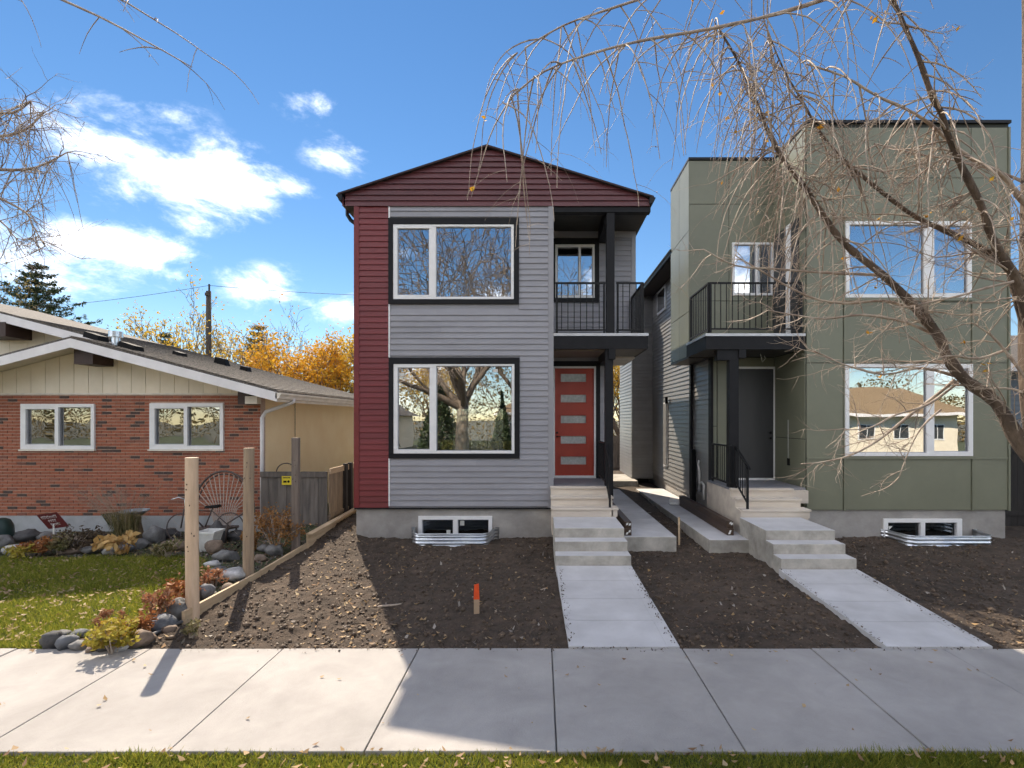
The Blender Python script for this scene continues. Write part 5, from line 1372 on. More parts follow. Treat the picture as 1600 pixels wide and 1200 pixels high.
for i in range(60):
    a = random.uniform(1.7,4.0) if i % 3 else random.uniform(0,1.4); r_ = random.uniform(.2,.95)
    e = c0 + Vector((math.cos(a)*r_*1.0-.2, random.uniform(-.2,.3), random.uniform(.75,1.12)))
    mb.tube([c0, c0.lerp(e,.55)+Vector((0,0,.15)), e], [.003,.0025,.002], 3, cap=False)
    for k in range(9):
        q = e + (e-c0).normalized()*(-.025*k) + Vector((random.gauss(0,.012),random.gauss(0,.012),0))
        mb.tube([q, q+Vector((random.gauss(0,.02),random.gauss(0,.02),.035))], [.0035,.001], 3, cap=False)
M['plume'] = mat("grass_plume", (.42,.33,.25), None, 10, .8, trans=.3)
tag(mb.build("plumes", M['plume'], og), kind='stuff')
# birdbath
bb = thing("birdbath", P(210,840,10.5), "blue-grey birdbath bowl on a pedestal by the brick wall", "birdbath")
c = P(210,799,10.5); zb_ = gz(c.x,c.y)
mb = MB()
prof = [(.02,-.05),(.12,-.045),(.22,-.02),(.262,.012),(.268,.022),(.255,.024),(.21,.0),(.1,-.02),(.0,-.022)]
n = 28; vs = []; 
for r_, dz in prof: vs += [(c.x+r_*math.cos(2*math.pi*k/n), c.y+r_*math.sin(2*math.pi*k/n), c.z+dz) for k in range(n)]
mb.add(vs, [(i*n+k, i*n+(k+1)%n, (i+1)*n+(k+1)%n, (i+1)*n+k) for i in range(len(prof)-1) for k in range(n)])
mb.build("bowl", M['stone_blue'], bb, smooth=True)
mb = MB().tube([(c.x+.02,c.y,zb_-.05),(c.x+.02,c.y,zb_+.06),(c.x+.02,c.y,zb_+.3),(c.x+.02,c.y,c.z-.1),(c.x+.02,c.y,c.z-.04)], [.19,.15,.1,.1,.17], 16)
mb.build("pedestal", M['pot_terra'], bb, smooth=True)
def lawn_sign(name, px, py, wpx, hpx, D, m, label, tilt, lines, base_py, sk=0):
    c = P(px,py,D); w, h = wpx/F*D, hpx/F*D
    t = thing(name, (c.x, D, gz(c.x,D)), label, "sign")
    ca, sa = math.cos(tilt), math.sin(tilt)
    def q(u, v, dy=0): u2 = u + sk*v; return (c.x + (u2*ca - v*sa), D+dy-v*.25, c.z + (u2*sa + v*ca))
    MB().hexa([q(-w/2,-h/2,-.006),q(w/2,-h/2,-.006),q(w/2,-h/2,.006),q(-w/2,-h/2,.006)], [q(-w/2,h/2,-.006),q(w/2,h/2,-.006),q(w/2,h/2,.006),q(-w/2,h/2,.006)]).build("sign_plate", M[m], t)
    for (u0, u1, v0, v1, nl) in lines:
        lw = (u1-u0)/nl
        for k in range(nl):
            a, b = (u0+k*lw)*w, (u0+k*lw+lw*.72)*w; hv = random.uniform(.75,1)
            vv0, vv1 = v0*h, (v0+(v1-v0)*hv)*h
            # letter-like strokes
            MB().add([q(a,vv0,-.009),q(a+(b-a)*.35,vv0,-.009),q(a+(b-a)*.35,vv1,-.009),q(a,vv1,-.009),q(a,vv1-(vv1-vv0)*.3,-.009),q(b,vv1-(vv1-vv0)*.3,-.009),q(b,vv1,-.009)], [(0,1,2,3),(4,5,6,3)]).build("lettering", M['white_paint'], t)
    zb2 = gz(c.x,D)-.1
    MB().box(c.x-.012, c.x+.012, D+.01, D+.025, zb2, c.z).build("stake", M['white_pipe'], t)
    return t
lawn_sign("garden_sign", 82.5, 813.5, 32, 25, 9.9, 'sign_maroon', "tilted maroon garden sign with white lettering on a stake", .13, [(-.38,.38,.16,.36,10),(-.18,.22,-.08,.1,4),(-.2,.26,-.32,-.16,6)], 850, -.42)
lawn_sign("green_garden_sign", 183, 810, 38, 20, 10.9, 'sign_green', "dark green garden sign half hidden under the birdbath", .12, [(0,.3,.05,.25,4),(-.2,.38,-.25,-.05,8)], 850, -.3)
# dark green barrel at the left edge
rb_ = thing("rain_barrel", P(2,852,10.2), "dark green plastic barrel at the left edge under the wall", "barrel")
c = P(-2,835,10.2); zb_ = gz(c.x,c.y)
MB().tube([(c.x,c.y,zb_-.05),(c.x,c.y,zb_+.1),(c.x,c.y,zb_+.3),(c.x,c.y,zb_+.42),(c.x,c.y,zb_+.46)], [.2,.23,.22,.17,.1], 16).build("barrel_body", mat("barrel_green", (.012,.04,.035), None, 6, .45), rb_, smooth=True)
# fan-back willow chair
ch = thing("willow_chair", P(340,845,10.3), "fan-backed willow garden chair behind the wooden posts", "chair")
c = P(343,838,10.35); zb_ = gz(c.x,c.y)
W_ = .62
arch = [(c.x + W_*math.cos(a), c.y+.15, zb_+.55+.82*math.sin(a)) for a in np.linspace(-.1, math.pi+.1, 20)]
MB().tube(arch, .022, 8).build("back_hoop", M['rust_metal'], ch, smooth=True)
arch2 = [(c.x + (W_-.05)*math.cos(a), c.y+.17, zb_+.53+.78*math.sin(a)) for a in np.linspace(.1, math.pi-.1, 20)]
MB().tube(arch2, .014, 6).build("back_hoop", M['rust_metal'], ch, smooth=True)
for k in range(15):
    a = math.pi*(.1+.8*k/14)
    MB().tube([(c.x+.16*math.cos(a), c.y+.1, zb_+.28), (c.x+.3*math.cos(a), c.y+.13, zb_+.55+.2*math.sin(a)), (c.x+W_*.97*math.cos(a), c.y+.15, zb_+.55+.8*math.sin(a))], .010, 5).build("spindle", M['rod_metal'], ch)
MB().hexa([(c.x-.3,c.y-.3,zb_+.25),(c.x+.3,c.y-.3,zb_+.25),(c.x+.33,c.y+.12,zb_+.22),(c.x-.33,c.y+.12,zb_+.22)], [(c.x-.3,c.y-.3,zb_+.3),(c.x+.3,c.y-.3,zb_+.3),(c.x+.33,c.y+.12,zb_+.27),(c.x-.33,c.y+.12,zb_+.27)]).build("seat", M['rust_metal'], ch, bevel=.01)
for sx in (-1,1):
    for yy in (-.26,.1): MB().tube([(c.x+sx*.28,c.y+yy,zb_-.05),(c.x+sx*.28,c.y+yy,zb_+.26)], .02, 7).build("leg", M['rust_metal'], ch)
    MB().tube([(c.x+sx*.56,c.y+.12,zb_+.6),(c.x+sx*.5,c.y-.15,zb_+.52),(c.x+sx*.36,c.y-.32,zb_+.4),(c.x+sx*.3,c.y-.3,zb_-.02)], .017, 6).build("arm", M['rust_metal'], ch, smooth=True)
# old bicycle beside it
bk = thing("old_bicycle", P(285,840,10.0), "old rusty bicycle standing behind the nearest wooden post", "bicycle")
c = P(281,842,10.15); zb_ = gz(c.x,c.y)
def wheel(cx, cy, r_):
    pts = [(cx+r_*math.cos(a), cy, zb_+r_+r_*math.sin(a)) for a in np.linspace(0, 2*math.pi, 25)]
    w_ = MB().tube(pts, .012, 6).build("wheel", M['rust_metal'], bk, smooth=True)
    sp = MB()
    for k in range(8): a = k*math.pi/4; sp.tube([(cx,cy,zb_+r_),(cx+r_*math.cos(a),cy,zb_+r_+r_*math.sin(a))], .003, 3)
    sp.build("spokes", M['rod_metal'], w_)
wheel(c.x+.02, c.y, .28); wheel(c.x+.92, c.y+.12, .28)
MB().tube([(c.x+.02,c.y,zb_+.28),(c.x+.1,c.y,zb_+.72)], .014, 6).tube([(c.x+.1,c.y,zb_+.68),(c.x+.45,c.y+.06,zb_+.26)], .016, 6).tube([(c.x+.45,c.y+.06,zb_+.26),(c.x+.6,c.y+.08,zb_+.66)], .014, 6).tube([(c.x+.1,c.y,zb_+.64),(c.x+.58,c.y+.08,zb_+.6)], .014, 6).tube([(c.x+.45,c.y+.06,zb_+.26),(c.x+.92,c.y+.12,zb_+.28)], .012, 6).tube([(c.x+.59,c.y+.08,zb_+.6),(c.x+.92,c.y+.12,zb_+.28)], .01, 6).build("frame", M['rust_metal'], bk, smooth=True)
MB().tube([(c.x-.1,c.y-.1,zb_+.86),(c.x+.03,c.y-.08,zb_+.9),(c.x+.1,c.y,zb_+.85),(c.x+.07,c.y+.1,zb_+.9)], .012, 6).tube([(c.x+.1,c.y,zb_+.7),(c.x+.1,c.y,zb_+.86)], .012, 6).build("handlebar", M['galv'], bk, smooth=True)
MB().hexa([(c.x+.46,c.y+.0,zb_+.66),(c.x+.74,c.y+.02,zb_+.67),(c.x+.74,c.y+.17,zb_+.67),(c.x+.46,c.y+.1,zb_+.66)], [(c.x+.47,c.y+.03,zb_+.71),(c.x+.73,c.y+.03,zb_+.73),(c.x+.73,c.y+.15,zb_+.73),(c.x+.47,c.y+.08,zb_+.71)]).build("saddle", M['black_plastic'], bk, bevel=.02)
# white square pot
c = P(326, 866, 9.55); zb_ = gz(c.x,c.y); s_ = .13
wp_ = thing("white_planter", (c.x,c.y,zb_), "white square planter leaning among rocks behind the nearest post", "planter")
mb = MB()
o_ = [(-s_,-s_),(s_,-s_),(s_,s_),(-s_,s_)]
def rot_(p, k, z, dx=0): return (c.x+p[0]*k+dx+(z-zb_)*.12, c.y+p[1]*k, z)
lv = [(.75,zb_-.02),(1.15,zb_+.33),(1.28,zb_+.33),(1.28,zb_+.37),(1.12,zb_+.37),(.8,zb_+.1)]
vs = [rot_(p,k,z) for k,z in lv for p in o_]
mb.add(vs, [(i*4+j,i*4+(j+1)%4,(i+1)*4+(j+1)%4,(i+1)*4+j) for i in range(5) for j in range(4)]); mb.build("pot", M['white_paint'], wp_)
mb = MB().add([rot_(p,1.05,zb_+.3) for p in o_], [(0,1,2,3)]).build("soil_fill", M['dirt'], wp_)

# ================================================================== trees
def grow(mb, p, d, L, r, depth, P_, tips, k=5):
    """recursive branch; P_ : dict of settings"""
    n = P_.get('seg', 5); pts = [Vector(p)]; rad = [r]; d = Vector(d).normalized(); q = Vector(p)
    re = r*P_.get('taper', .45)
    for i in range(n):
        d = (d + Vector((random.gauss(0,1),random.gauss(0,1),random.gauss(0,1)))*P_.get('wig',.12) + Vector((0,0,P_.get('lift',.05) - P_.get('droop',0)*(depth_max(P_)-depth)/3.0))).normalized()
        q = q + d*(L/n); pts.append(q.copy()); rad.append(r+(re-r)*(i+1)/n)
    mb.tube(pts, rad, k if r > .02 else (4 if r > .008 else 3), cap=False)
    if depth == 0:
        tips.append((pts[-1], d)); tips.append((pts[-2], d)); return
    nb = P_['nb'][depth_max(P_)-depth] if isinstance(P_['nb'], list) else P_['nb']
    for i in range(nb):
        t = random.uniform(P_.get('from',.3), 1.0) if i else 1.0
        j = min(n-1, int(t*n)); f = t*n-j; b = pts[j].lerp(pts[j+1], min(1,f))
        rr = (r+(re-r)*t)*random.uniform(.5,.75)
        a = random.uniform(P_['ang'][0], P_['ang'][1])*(1 if i else .5)
        ax = d.orthogonal(); ax.rotate(__import__('mathutils').Quaternion(d, random.uniform(0,6.28)))
        nd = d.copy(); nd.rotate(__import__('mathutils').Quaternion(ax, a))
        grow(mb, b, nd, L*random.uniform(*P_.get('len',(.55,.8))), max(rr, P_.get('rmin',.004)), depth-1, P_, tips, k)
def depth_max(P_): return P_['depth']
def tree(name, base, h, label, P_, lm, nleaf, lsize, trunk_r=.14, bark='bark_grey', spread=.35, lean=(0,0), cat="tree", group=None):
    t = thing(name, base, label, cat, group)
    tips = []
    base = Vector(base); th = h*P_.get('trunk',.35)
    top = base+Vector((lean[0],lean[1],th))
    MB().tube([base-Vector((0,0,.1)), base.lerp(top,.5)+Vector((random.uniform(-.1,.1),0,0)), top], [trunk_r*1.25, trunk_r, trunk_r*.85], 9).build("trunk", M[bark], t, smooth=True)
    mb = MB()
    for i in range(P_.get('limbs',5)):
        a = 6.28*i/P_.get('limbs',5)+random.uniform(-.4,.4); up = random.uniform(.7,1.6)
        grow(mb, base.lerp(top, random.uniform(.75,1.0)), (math.cos(a)*P_.get('out',.7), math.sin(a)*P_.get('out',.7), up), (h-th)*random.uniform(.38,.5), trunk_r*.55, P_['depth'], P_, tips)
    tag(mb.build("crown_branches", M[bark], t, smooth=True), kind='stuff')
    if nleaf:
        tp = np.array([tuple(random.choice(tips)[0]) for _ in range(nleaf)])+rng.normal(0, spread, (nleaf,3))
        leaf_cloud(tp, lsize, lm, "crown", t, kind='stuff')
    return t, tips
yl = dict(depth=4, nb=[4,3,3,2], ang=(.3,.75), wig=.11, lift=.07, seg=4, trunk=.2, limbs=6, rmin=.014, out=.6, len=(.5,.72))
def bx(px, D): return (PX(px, D), D, .1)
tree("yellow_tree", bx(295,27), 8.0, "yellow-leaved tree behind the bungalow roof, left of the utility pole", yl, LM['yellow'], 3000, (.08,.2), .16, spread=.2)
tree("yellow_tree", bx(362,29), 8.6, "sparse yellow tree just right of the utility pole", yl, LM['yellow'], 2200, (.08,.2), .16, spread=.24)
tree("orange_tree", bx(492,25), 6.6, "dense orange-yellow tree beside the red house's left wall", dict(yl, trunk=.12), LM['orange'], 9500, (.08,.2), .15, spread=.24)
tree("yellow_tree", bx(560,27), 7.0, "bright yellow tree partly hidden by the red house's left edge", yl, LM['yellow'], 6500, (.08,.2), .15, spread=.26)
tree("yellow_tree", bx(440,27), 6.4, "low golden tree between the brown conifer and the orange tree", dict(yl, trunk=.15), LM['orange'], 5000, (.08,.2), .13, spread=.24)
tree("bare_tree", bx(522,32), 9.6, "crooked bare dark tree rising above the orange leaves", dict(depth=4, nb=[3,3,3,2], ang=(.4,.95), wig=.16, lift=.03, seg=5, trunk=.3, limbs=4, rmin=.012, out=.9), LM['orange'], 160, (.12,.22), .2)
tree("yellow_tree", bx(968,30), 8.5, "yellow autumn tree seen in the gap between the new houses", yl, LM['yellow'], 6500, (.08,.2), .18, spread=.3)
tree("golden_tree", bx(10,27), 8.6, "golden-brown tree at the far left behind the roof", yl, LM['larch'], 6500, (.08,.2), .17, spread=.28)
def spruce(name, px, D, top_py, half_px, label, lm, n_wh=26, base_z=.1, dens=1.0):
    x = PX(px,D); zt = PZ(top_py,D); hw = half_px/F*D
    t = thing(name, (x,D,base_z), label, "tree")
    MB().tube([(x,D,base_z-.1),(x,D,zt*.6),(x,D,zt)], [.2,.12,.015], 8).build("trunk", M['bark_grey'], t, smooth=True)
    br = MB(); pts = []
    for w in range(n_wh):
        f = (w+.3)/n_wh; z0 = base_z+1.0 + (zt-base_z-1.0)*(1-f)**1.0
        f_ = (zt-z0)/(zt-base_z-1.0); L_ = hw*min(1,.06+f_*1.0)
        nb = max(5, int(9*dens))
        for k in range(nb):
            a = 6.28*k/nb + random.uniform(-.4,.4); l = L_*random.uniform(.65,1.12)
            p0 = Vector((x,D,z0+random.uniform(-.1,.1)))
            mid = p0+Vector((math.cos(a)*l*.55, math.sin(a)*l*.55, -.10*l)); e = p0+Vector((math.cos(a)*l, math.sin(a)*l, .10*l))
            br.tube([p0,mid,e], [.025,.015,.006], 3, cap=False)
            m_ = int((14+50*l)*dens)
            tt = rng.uniform(.12,1.03,m_)
            for s in tt:
                q = p0.lerp(mid, s/.55) if s < .55 else mid.lerp(e, (s-.55)/.45)
                sp_ = .20*(1.05-s)+.05
                pts.append((q.x+random.gauss(0,sp_*.8), q.y+random.gauss(0,sp_*.8), q.z-abs(random.gauss(0,.09))+.03))
    br.build("branches", M['bark_grey'], t)
    leaf_cloud(pts, (.12,.30), lm, "needles", t, up=0, aspect=.28, kind='stuff')
    return t
spruce("spruce_tree", 56, 30, 412, 190, "tall dark green spruce above the bungalow roof at left", LM['spruce'], 24)
spruce("spruce_tree", 258, 34, 520, 85, "small spruce tip showing over the roof near the flue", LM['spruce'], 16)
spruce("larch_tree", 404, 31, 508, 100, "brownish conifer among the yellow trees behind the roof", LM['larch'], 18, dens=.8)

# utility pole and wires
up_ = thing("utility_pole", (PX(326,26), 26, 0), "dark wooden utility pole rising behind the bungalow roof", "pole")
c = P(326,455,26)
MB().tube([(c.x,26,-.1),(c.x,26,5),(c.x,26,c.z)], [.15,.13,.115], 10).build("pole_shaft", M['pole'], up_, smooth=True)
MB().tube([(c.x+.03,26,c.z-.1),(c.x+.03,26,PZ(444,26))], .045, 7).box(c.x-.1,c.x+.13,25.85,25.95,c.z-.25,c.z-.1).build("pole_top", M['pole'], up_)
def wire(label, a, b, sag):
    pts = [Vector(a).lerp(Vector(b),t)-Vector((0,0,sag*4*t*(1-t))) for t in np.linspace(0,1,14)]
    tag(MB().tube(pts, .011, 4).build("overhead_wire", M['wire']), label, "wire", "overhead wires")
pt = P(327,446,26)
wire("overhead wire running left from the utility pole", pt, P(-60,486,30), .25)
wire("overhead wire running right from the utility pole behind the red house", pt, P(640,463,26), .1)
wire("lower overhead wire crossing behind the roof flue", P(60,538,31), P(330,510,31), .15)

# ---- boulevard tree in front, right
def limb_path(pts, Ds): return [P(px,py,D) for (px,py), D in zip(pts, Ds)]
def smooth_path(pts, n=3):
    out = []
    m = len(pts)
    for i in range(m-1):
        p0, p1, p2, p3 = pts[max(i-1,0)], pts[i], pts[i+1], pts[min(i+2,m-1)]
        for k in range(n):
            t = k/n
            out.append(.5*((2*p1)+(p2-p0)*t+(2*p0-5*p1+4*p2-p3)*t*t+(3*p1-p0-3*p2+p3)*t**3))
    out.append(pts[-1]); return out
def hang(mb, p, L, r, drift, buds=None, stiff=.5, sub=.24, lv=0):
    """hanging weeping twig"""
    n = max(4, int(L/.07)); q = Vector(p); d = Vector((drift[0], drift[1], .25-stiff)).normalized()
    pts = [q.copy()]; rad = [r]
    for i in range(n):
        d = (d*1.0 + Vector((0,0,-.20)) + Vector((random.gauss(0,.06),random.gauss(0,.06),random.gauss(0,.04)))).normalized()
        q = q + d*(L/n); pts.append(q.copy()); rad.append(r*(1-.65*(i+1)/n))
    mb.tube(pts, rad, 4 if r > .0035 else 3, cap=False)
    for i in range(1, n):
        if random.random() < .55:         # buds
            s = random.uniform(.6,1.0)*.006
            o = Vector((random.gauss(0,1),random.gauss(0,1),random.gauss(0,.6))).normalized()
            mb.tube([pts[i], pts[i]+o*s*1.6], [s*.55, s*.2], 3, cap=False)
        if lv < 2 and random.random() < sub*(.5 if lv else 1):
            a = random.uniform(0,6.28)
            hang(mb, pts[i], L*random.uniform(.2,.5), rad[i]*.75, (math.cos(a)*.8, math.sin(a)*.8), buds, random.uniform(.1,.6), sub*.5, lv+1)
    if buds is not None: buds.append(pts[-1])
def spray(mb, p, d, L, r, lv, ends):
    """upturned, kinked side shoots"""
    n = 6; q = Vector(p); d = Vector(d).normalized(); pts = [q.copy()]; rad = [r]
    for i in range(n):
        d = (d + Vector((random.gauss(0,.14),random.gauss(0,.12),random.gauss(.0,.14))) + Vector((0,0,-.05 if i < 3 else .07))).normalized()
        q = q+d*(L/n); pts.append(q.copy()); rad.append(r*(1-.7*(i+1)/n))
    mb.tube(pts, rad, 4 if r > .005 else 3, cap=False)
    ends.append(pts[-1])
    if lv > 0:
        for i in range(1, n+1):
            for _ in range(2):
                if random.random() < .62:
                    s = Vector((random.gauss(0,1),random.gauss(0,.8),random.gauss(-.1,.7)))
                    spray(mb, pts[i], d*.9+s*.75, L*random.uniform(.28,.6), max(.0016, rad[i]*.62), lv-1, ends)
T = thing("street_tree", (3.1, 3.2, 0), "leafless boulevard tree with trunk at the right edge and weeping twigs", "tree")
trunk = smooth_path([P(1720,1330,3.2), P(1700,1100,3.2), P(1678,900,3.2), P(1648,740,3.2), P(1628,620,3.2), P(1622,500,3.2), P(1622,300,3.2), P(1621,100,3.2), P(1616,-120,3.2), P(1610,-400,3.2)], 3)
nT = len(trunk)
MB().tube(trunk, [.17-.10*i/(nT-1)-.02*(i > 8) for i in range(nT)], 14).build("trunk", M['bark'], T, smooth=True)
limbs = [
 ([(1640,745),(1598,700),(1557,630),(1507,593),(1480,557),(1467,527),(1433,483),(1380,430),(1333,393),(1300,357),(1257,292),(1220,244),(1194,192),(1178,150),(1150,90),(1120,40)], 3.2, 3.75, .045, .006),
 ([(1612,560),(1590,470),(1567,410),(1513,377),(1460,353),(1417,330),(1348,276),(1319,250),(1280,205),(1255,160),(1225,110),(1200,50)], 3.2, 3.55, .022, .004),
 ([(1613,545),(1597,463),(1583,427),(1563,397),(1547,363),(1532,319),(1500,255),(1479,205),(1470,175),(1456,150),(1435,90),(1400,10),(1370,-60)], 3.2, 2.9, .031, .009),
 ([(1612,330),(1589,303),(1566,273),(1530,255),(1493,230),(1455,195),(1415,170),(1370,150),(1320,120),(1260,100)], 3.2, 3.0, .020, .005),
 ([(1612,290),(1585,278),(1540,262),(1480,248),(1430,240),(1370,225)], 3.2, 3.5, .011, .004),
 ([(1612,-40),(1540,-60),(1440,-50),(1330,-15),(1220,20),(1110,45),(1010,62),(920,85),(850,112),(800,150)], 3.2, 3.0, .017, .004),
 ([(1610,-60),(1500,-80),(1350,-90),(1200,-60),(1060,-20),(950,15),(880,40),(820,75)], 3.2, 3.4, .016, .004),
 ([(1492,594),(1465,616),(1420,650),(1375,686),(1330,711),(1285,722),(1251,725)], 3.42, 3.6, .014, .004),
 ([(1497,598),(1450,632),(1400,648),(1360,668),(1320,672)], 3.42, 3.2, .010, .003),
 ([(1470,640),(1440,668),(1420,705),(1405,745)], 3.45, 3.4, .008, .003),
 ([(1432,484),(1380,470),(1320,474),(1260,462),(1180,418),(1150,400)], 3.5, 3.6, .012, .004),
 ([(1470,530),(1420,505),(1350,492),(1290,498),(1240,492),(1200,485)], 3.45, 3.3, .011, .004),
 ([(1380,430),(1330,428),(1270,425),(1210,420),(1150,415),(1100,390)], 3.55, 3.5, .012, .004),
 ([(1500,590),(1440,575),(1380,585),(1320,570),(1290,556),(1262,545)], 3.42, 3.3, .010, .003),
 ([(1575,545),(1530,560),(1480,556),(1440,570),(1400,575)], 3.25, 3.2, .010, .003),
 ([(1583,440),(1540,450),(1500,462),(1440,475),(1420,480)], 3.1, 3.2, .010, .004),
 ([(1608,600),(1580,560),(1550,525),(1520,505)], 3.2, 3.2, .012, .004),
 ([(1610,620),(1590,610),(1560,606),(1530,612)], 3.2, 3.3, .009, .003),
]
tw = MB(); tips_hang = []; tips_s = []
for li, (pp, d0, d1, r0, r1) in enumerate(limbs):
    m = len(pp)
    pts = smooth_path([P(px,py,d0+(d1-d0)*i/(m-1)) for i,(px,py) in enumerate(pp)], 3)
    n = len(pts); rad = [r0+(r1-r0)*(i/(n-1))**.8 for i in range(n)]
    rad = [r_*(1+.07*math.sin(i*1.9+li)+random.uniform(-.1,.16)) for i, r_ in enumerate(rad)]
    MB().tube(pts, rad, 10 if r0 > .02 else 6).build("limb", M['bark'] if r0 > .02 else M['twig'], T, smooth=True)
    for i in range(3, n):
        p = pts[i]; px = VX+p.x/p.y*F
        d = (pts[i]-pts[i-1]).normalized()
        if r0 > .02 and li < 4:
            for _ in range(2):
                if random.random() < .5:
                    sd = Vector((random.gauss(-.4,.8), random.gauss(0,.8), random.gauss(0,.8)))
                    spray(tw, p, d*.5+sd, random.uniform(.18,.5), .0065, 1 + (random.random() < .4), tips_s)
        if li in (0,1) and i > n*.55:
            for _ in range(3): hang(tw, p+d*random.uniform(-.05,.1), random.uniform(.4,1.1), .0056, (random.gauss(-.15,.5),random.gauss(0,.7)), tips_hang)
        if li in (2,3,4) and i > n*.35:
            for _ in range(1): hang(tw, p+d*random.uniform(0,.1), random.uniform(.35,.9), .0056, (random.gauss(-.15,.5),random.gauss(0,.7)), tips_hang)
        if li in (5,6) and i > 6:
            for _ in range(2): hang(tw, p+d*random.uniform(0,.12), random.uniform(.35,1.05), .005, (random.gauss(-.15,.45),random.gauss(0,.45)), tips_hang, sub=.16)
        if li >= 7:
            for _ in range(1):
                if random.random() < .75:
                    sd = Vector((random.gauss(-.5,.8), random.gauss(0,.7), random.gauss(0,.8)))
                    spray(tw, p, d*.7+sd, random.uniform(.12,.34), .0042, 1, tips_s)
tag(tw.build("twigs", M['twig'], T, smooth=True), kind='stuff')
fl_ = [p for p in (random.sample(tips_hang, 22)+random.sample(tips_s, 16))]
pts = np.array([tuple(p) for p in fl_ for _ in range(2)])+rng.normal(0,.008,(len(fl_)*2,3))
tag(leaf_cloud(pts, (.025,.05), LM['orange'], "last_leaves", T), kind='stuff')
# ---- boulevard tree to the left, only its outer twigs reach into view
T2 = thing("street_tree", (-5.6, 3.4, 0), "second leafless tree whose twigs hang into the upper left sky", "tree")
tr2 = [Vector((-5.6,3.4,-.1)), Vector((-5.55,3.4,1.5)), Vector((-5.6,3.4,3.2)), Vector((-5.5,3.4,5.5)), Vector((-5.4,3.4,8.0))]
MB().tube(smooth_path(tr2,3), [.2-.011*i for i in range(13)], 12).build("trunk", M['bark'], T2, smooth=True)
tw2 = MB(); e2 = []
for li, (pp, d0, d1, r0) in enumerate([
  ([(-300,300),(-180,190),(-100,150),(-30,172),(20,176),(48,158)], 3.4, 3.2, .022), ([(-300,260),(-150,120),(-60,205),(0,213),(40,202),(70,175)], 3.4, 3.5, .02),
  ([(-320,320),(-200,270),(-80,255),(0,265),(55,262),(105,238)], 3.4, 3.3, .02), ([(-300,360),(-150,300),(-40,295),(0,310),(40,332),(50,350),(70,385)], 3.4, 3.3, .014),
  ([(-300,150),(-150,0),(0,-30),(120,10),(220,60),(300,105)], 3.4, 3.1, .014), ([(-300,80),(-100,-40),(100,-40),(240,30),(330,90)], 3.4, 3.6, .013), ([(-300,330),(-150,330),(-60,320),(0,345),(25,372),(48,372)], 3.4, 3.3, .01)]):
    m = len(pp); pts = smooth_path([P(px,py,d0+(d1-d0)*i/(m-1)) for i,(px,py) in enumerate(pp)], 3); n = len(pts)
    MB().tube(pts, [r0*(1-.82*i/(n-1)) for i in range(n)], 6).build("limb", M['twig'], T2, smooth=True)
    for i in range(4, n):
        d = (pts[i]-pts[i-1]).normalized()
        if li in (4,5):
            if random.random() < .55: hang(tw2, pts[i], random.uniform(.2,.8), .0038, (random.gauss(.2,.6),random.gauss(0,.6)), e2, sub=.12)
        else:
            for _ in range(2):
                spray(tw2, pts[i], d*.8+Vector((random.gauss(.1,.7),random.gauss(0,.6),random.gauss(-.1,.7))), random.uniform(.12,.36), .0035, 1, e2)
            if li < 3:
                for _ in range(2): hang(tw2, pts[i], random.uniform(.25,.75), .0036, (random.gauss(0,.5),random.gauss(0,.5)), e2, sub=.2)
tag(tw2.build("twigs", M['twig'], T2, smooth=True), kind='stuff')

# ================================================================== across the street (seen in the windows)
bareP = dict(depth=5, nb=[4,4,3,3,2], ang=(.3,.9), wig=.14, lift=.03, droop=.05, seg=4, trunk=.22, limbs=7, rmin=.02, out=.9)
tree("mirrored_elm", (-5.0,-11.5,0), 17, "large bare elm across the street, reflected in the red house windows", bareP, LM['larch'], 1500, (.06,.12), .42, spread=.5)
tree("mirrored_elm", (-.5,-17,0), 15, "tan bare elm behind the first, reflected in the upper window", dict(bareP, depth=4, nb=[4,3,3,3]), LM['larch'], 7000, (.06,.14), .35, spread=.6)
tree("mirrored_maple", (-13,-15,0), 9, "orange maple across the street, reflected in the bungalow windows", yl, LM['orange'], 12000, (.08,.18), .2, spread=.5)
tree("mirrored_maple", (-8.5,-20,0), 8, "yellow maple across the street, reflected in the lower window", yl, LM['yellow'], 9000, (.08,.18), .2, spread=.5)
def cone_tree(name, x, y, h, w, label):
    t = thing(name, (x,y,0), label, "tree")
    MB().tube([(x,y,-.1),(x,y,h*.9)], [.15,.03], 7).build("trunk", M['bark_grey'], t)
    zz = rng.uniform(0,1,5000)**1.3; a = rng.uniform(0,6.28,5000); r_ = w*(1-zz)*rng.uniform(.6,1.05,5000)
    leaf_cloud(np.stack([x+r_*np.cos(a), y+r_*np.sin(a), .2+zz*h],-1), (.12,.3), LM['spruce'], "needles", t, kind='stuff')
cone_tree("mirrored_spruce", -7.0,-14.5,5.2,1.7, "conical spruce across the street, reflected in the lower window")
cone_tree("mirrored_spruce", -10.5,-12.5,4.0,1.4, "smaller conical spruce across the street, reflected in the lower window")
cone_tree("mirrored_cedar", -2.6,-13.5,4.2,.8, "narrow cedar across the street, reflected in the large lower pane")
hg = thing("mirrored_hedge", (-4,-12.8,0), "clipped hedge across the street, reflected low in the window", "hedge")
hp_ = np.stack([rng.uniform(-6.5,-1.2,5000), rng.uniform(-13.4,-12.3,5000), rng.uniform(0,1.1,5000)],-1)
leaf_cloud(hp_, (.06,.14), LM['hedge'], "foliage", hg, kind='stuff')
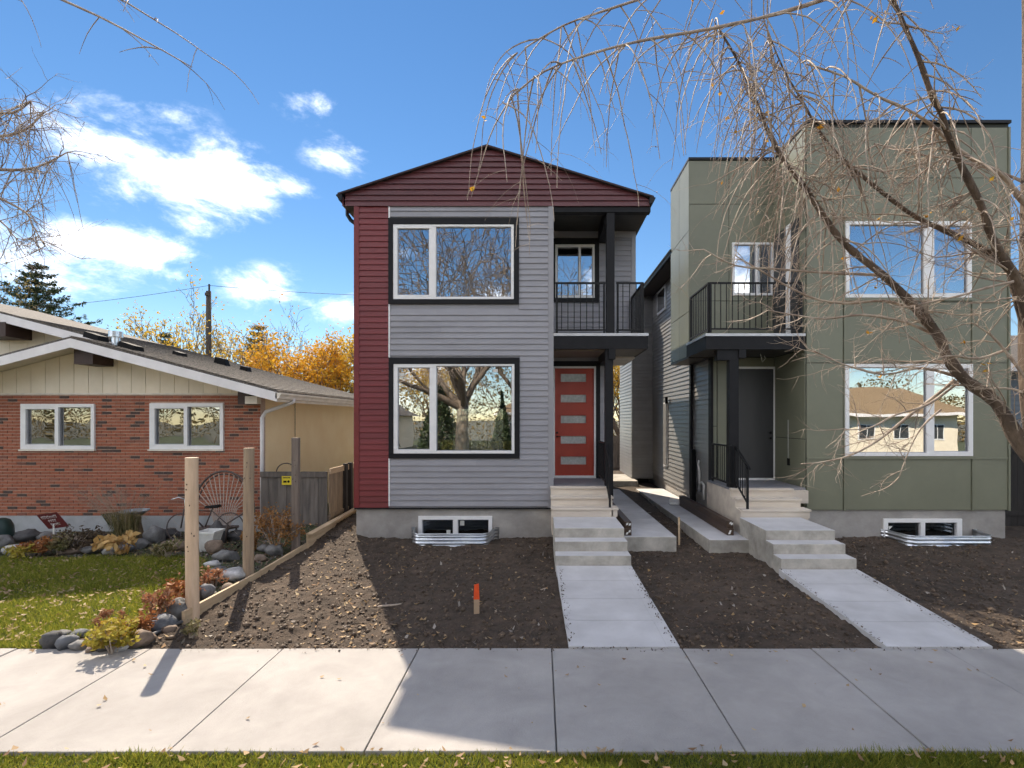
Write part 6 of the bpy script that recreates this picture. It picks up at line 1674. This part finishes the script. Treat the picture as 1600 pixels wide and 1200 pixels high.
def far_house(x0, x1, y, h, label, wallm, roofm, rh=1.6):
    t = thing("mirrored_house", ((x0+x1)/2, y, 0), label, "house")
    MB().box(x0, x1, y-8, y, -.1, h).build("walls", M[wallm], t)
    MB().hexa([(x0-.6,y-8.6,h),(x1+.6,y-8.6,h),(x1+.6,y+.7,h),(x0-.6,y+.7,h)], [(x0+1.5,y-4.2,h+rh),(x1-1.5,y-4.2,h+rh),(x1-1.5,y-3.8,h+rh),(x0+1.5,y-3.8,h+rh)]).build("roof", M[roofm], t)
    MB().box(x0-.62, x1+.62, y+.7, y+.74, h-.16, h+.02).build("fascia", M['white_fascia'], t)
    n = int((x1-x0)/2.6)
    for k in range(n):
        a = x0+.7+k*2.6
        w_ = MB().box(a, a+1.3, y, y+.04, 1.0, 2.2).build("window", M['white_vinyl'], t)
        MB().box(a+.08, a+.62, y+.041, y+.05, 1.08, 2.12).box(a+.68, a+1.22, y+.041, y+.05, 1.08, 2.12).build("pane", M['interior_dark'], w_)
M['tan_shingles'] = mat("tan_shingles", (.25,.17,.09), (.16,.11,.06), 20, .85, .4, 30)
far_house(15, 31, -17, 2.9, "cream bungalow across the street, reflected in the green house window", 'cream_board', 'tan_shingles', 2.2)
far_house(-24, -12, -19, 2.8, "grey-roofed bungalow across the street, reflected at far left", 'cream_board', 'shingles')
far_house(-3.5, 8, -24, 3.0, "pale bungalow across the street behind the elms", 'cream_board', 'tan_shingles')

def belt(name, label, xs, y, hmin, hmax, n, lm, size):
    x = rng.uniform(xs[0], xs[1], n); hh = hmin+(hmax-hmin)*vnoise(x*.22, x*0+y, 21)
    z = rng.uniform(0,1,n)**.8*hh
    pts = np.stack([x, y+rng.normal(0,1.5,n), z], -1)
    o = leaf_cloud(pts, size, lm, name); tag(o, label, "trees", kind='stuff')
LM['far'] = leafmat("far_trees", [(.16,.12,.06),(.22,.15,.06),(.12,.11,.05),(.28,.2,.08)], .3)
belt("far_trees", "distant belt of autumn trees across the street", (-70,80), -40, 5, 9.5, 30000, LM['far'], (.22,.5))
belt("far_trees", "distant belt of autumn trees beyond the back lane", (-60,60), 62, 3, 6, 16000, LM['far'], (.22,.5))
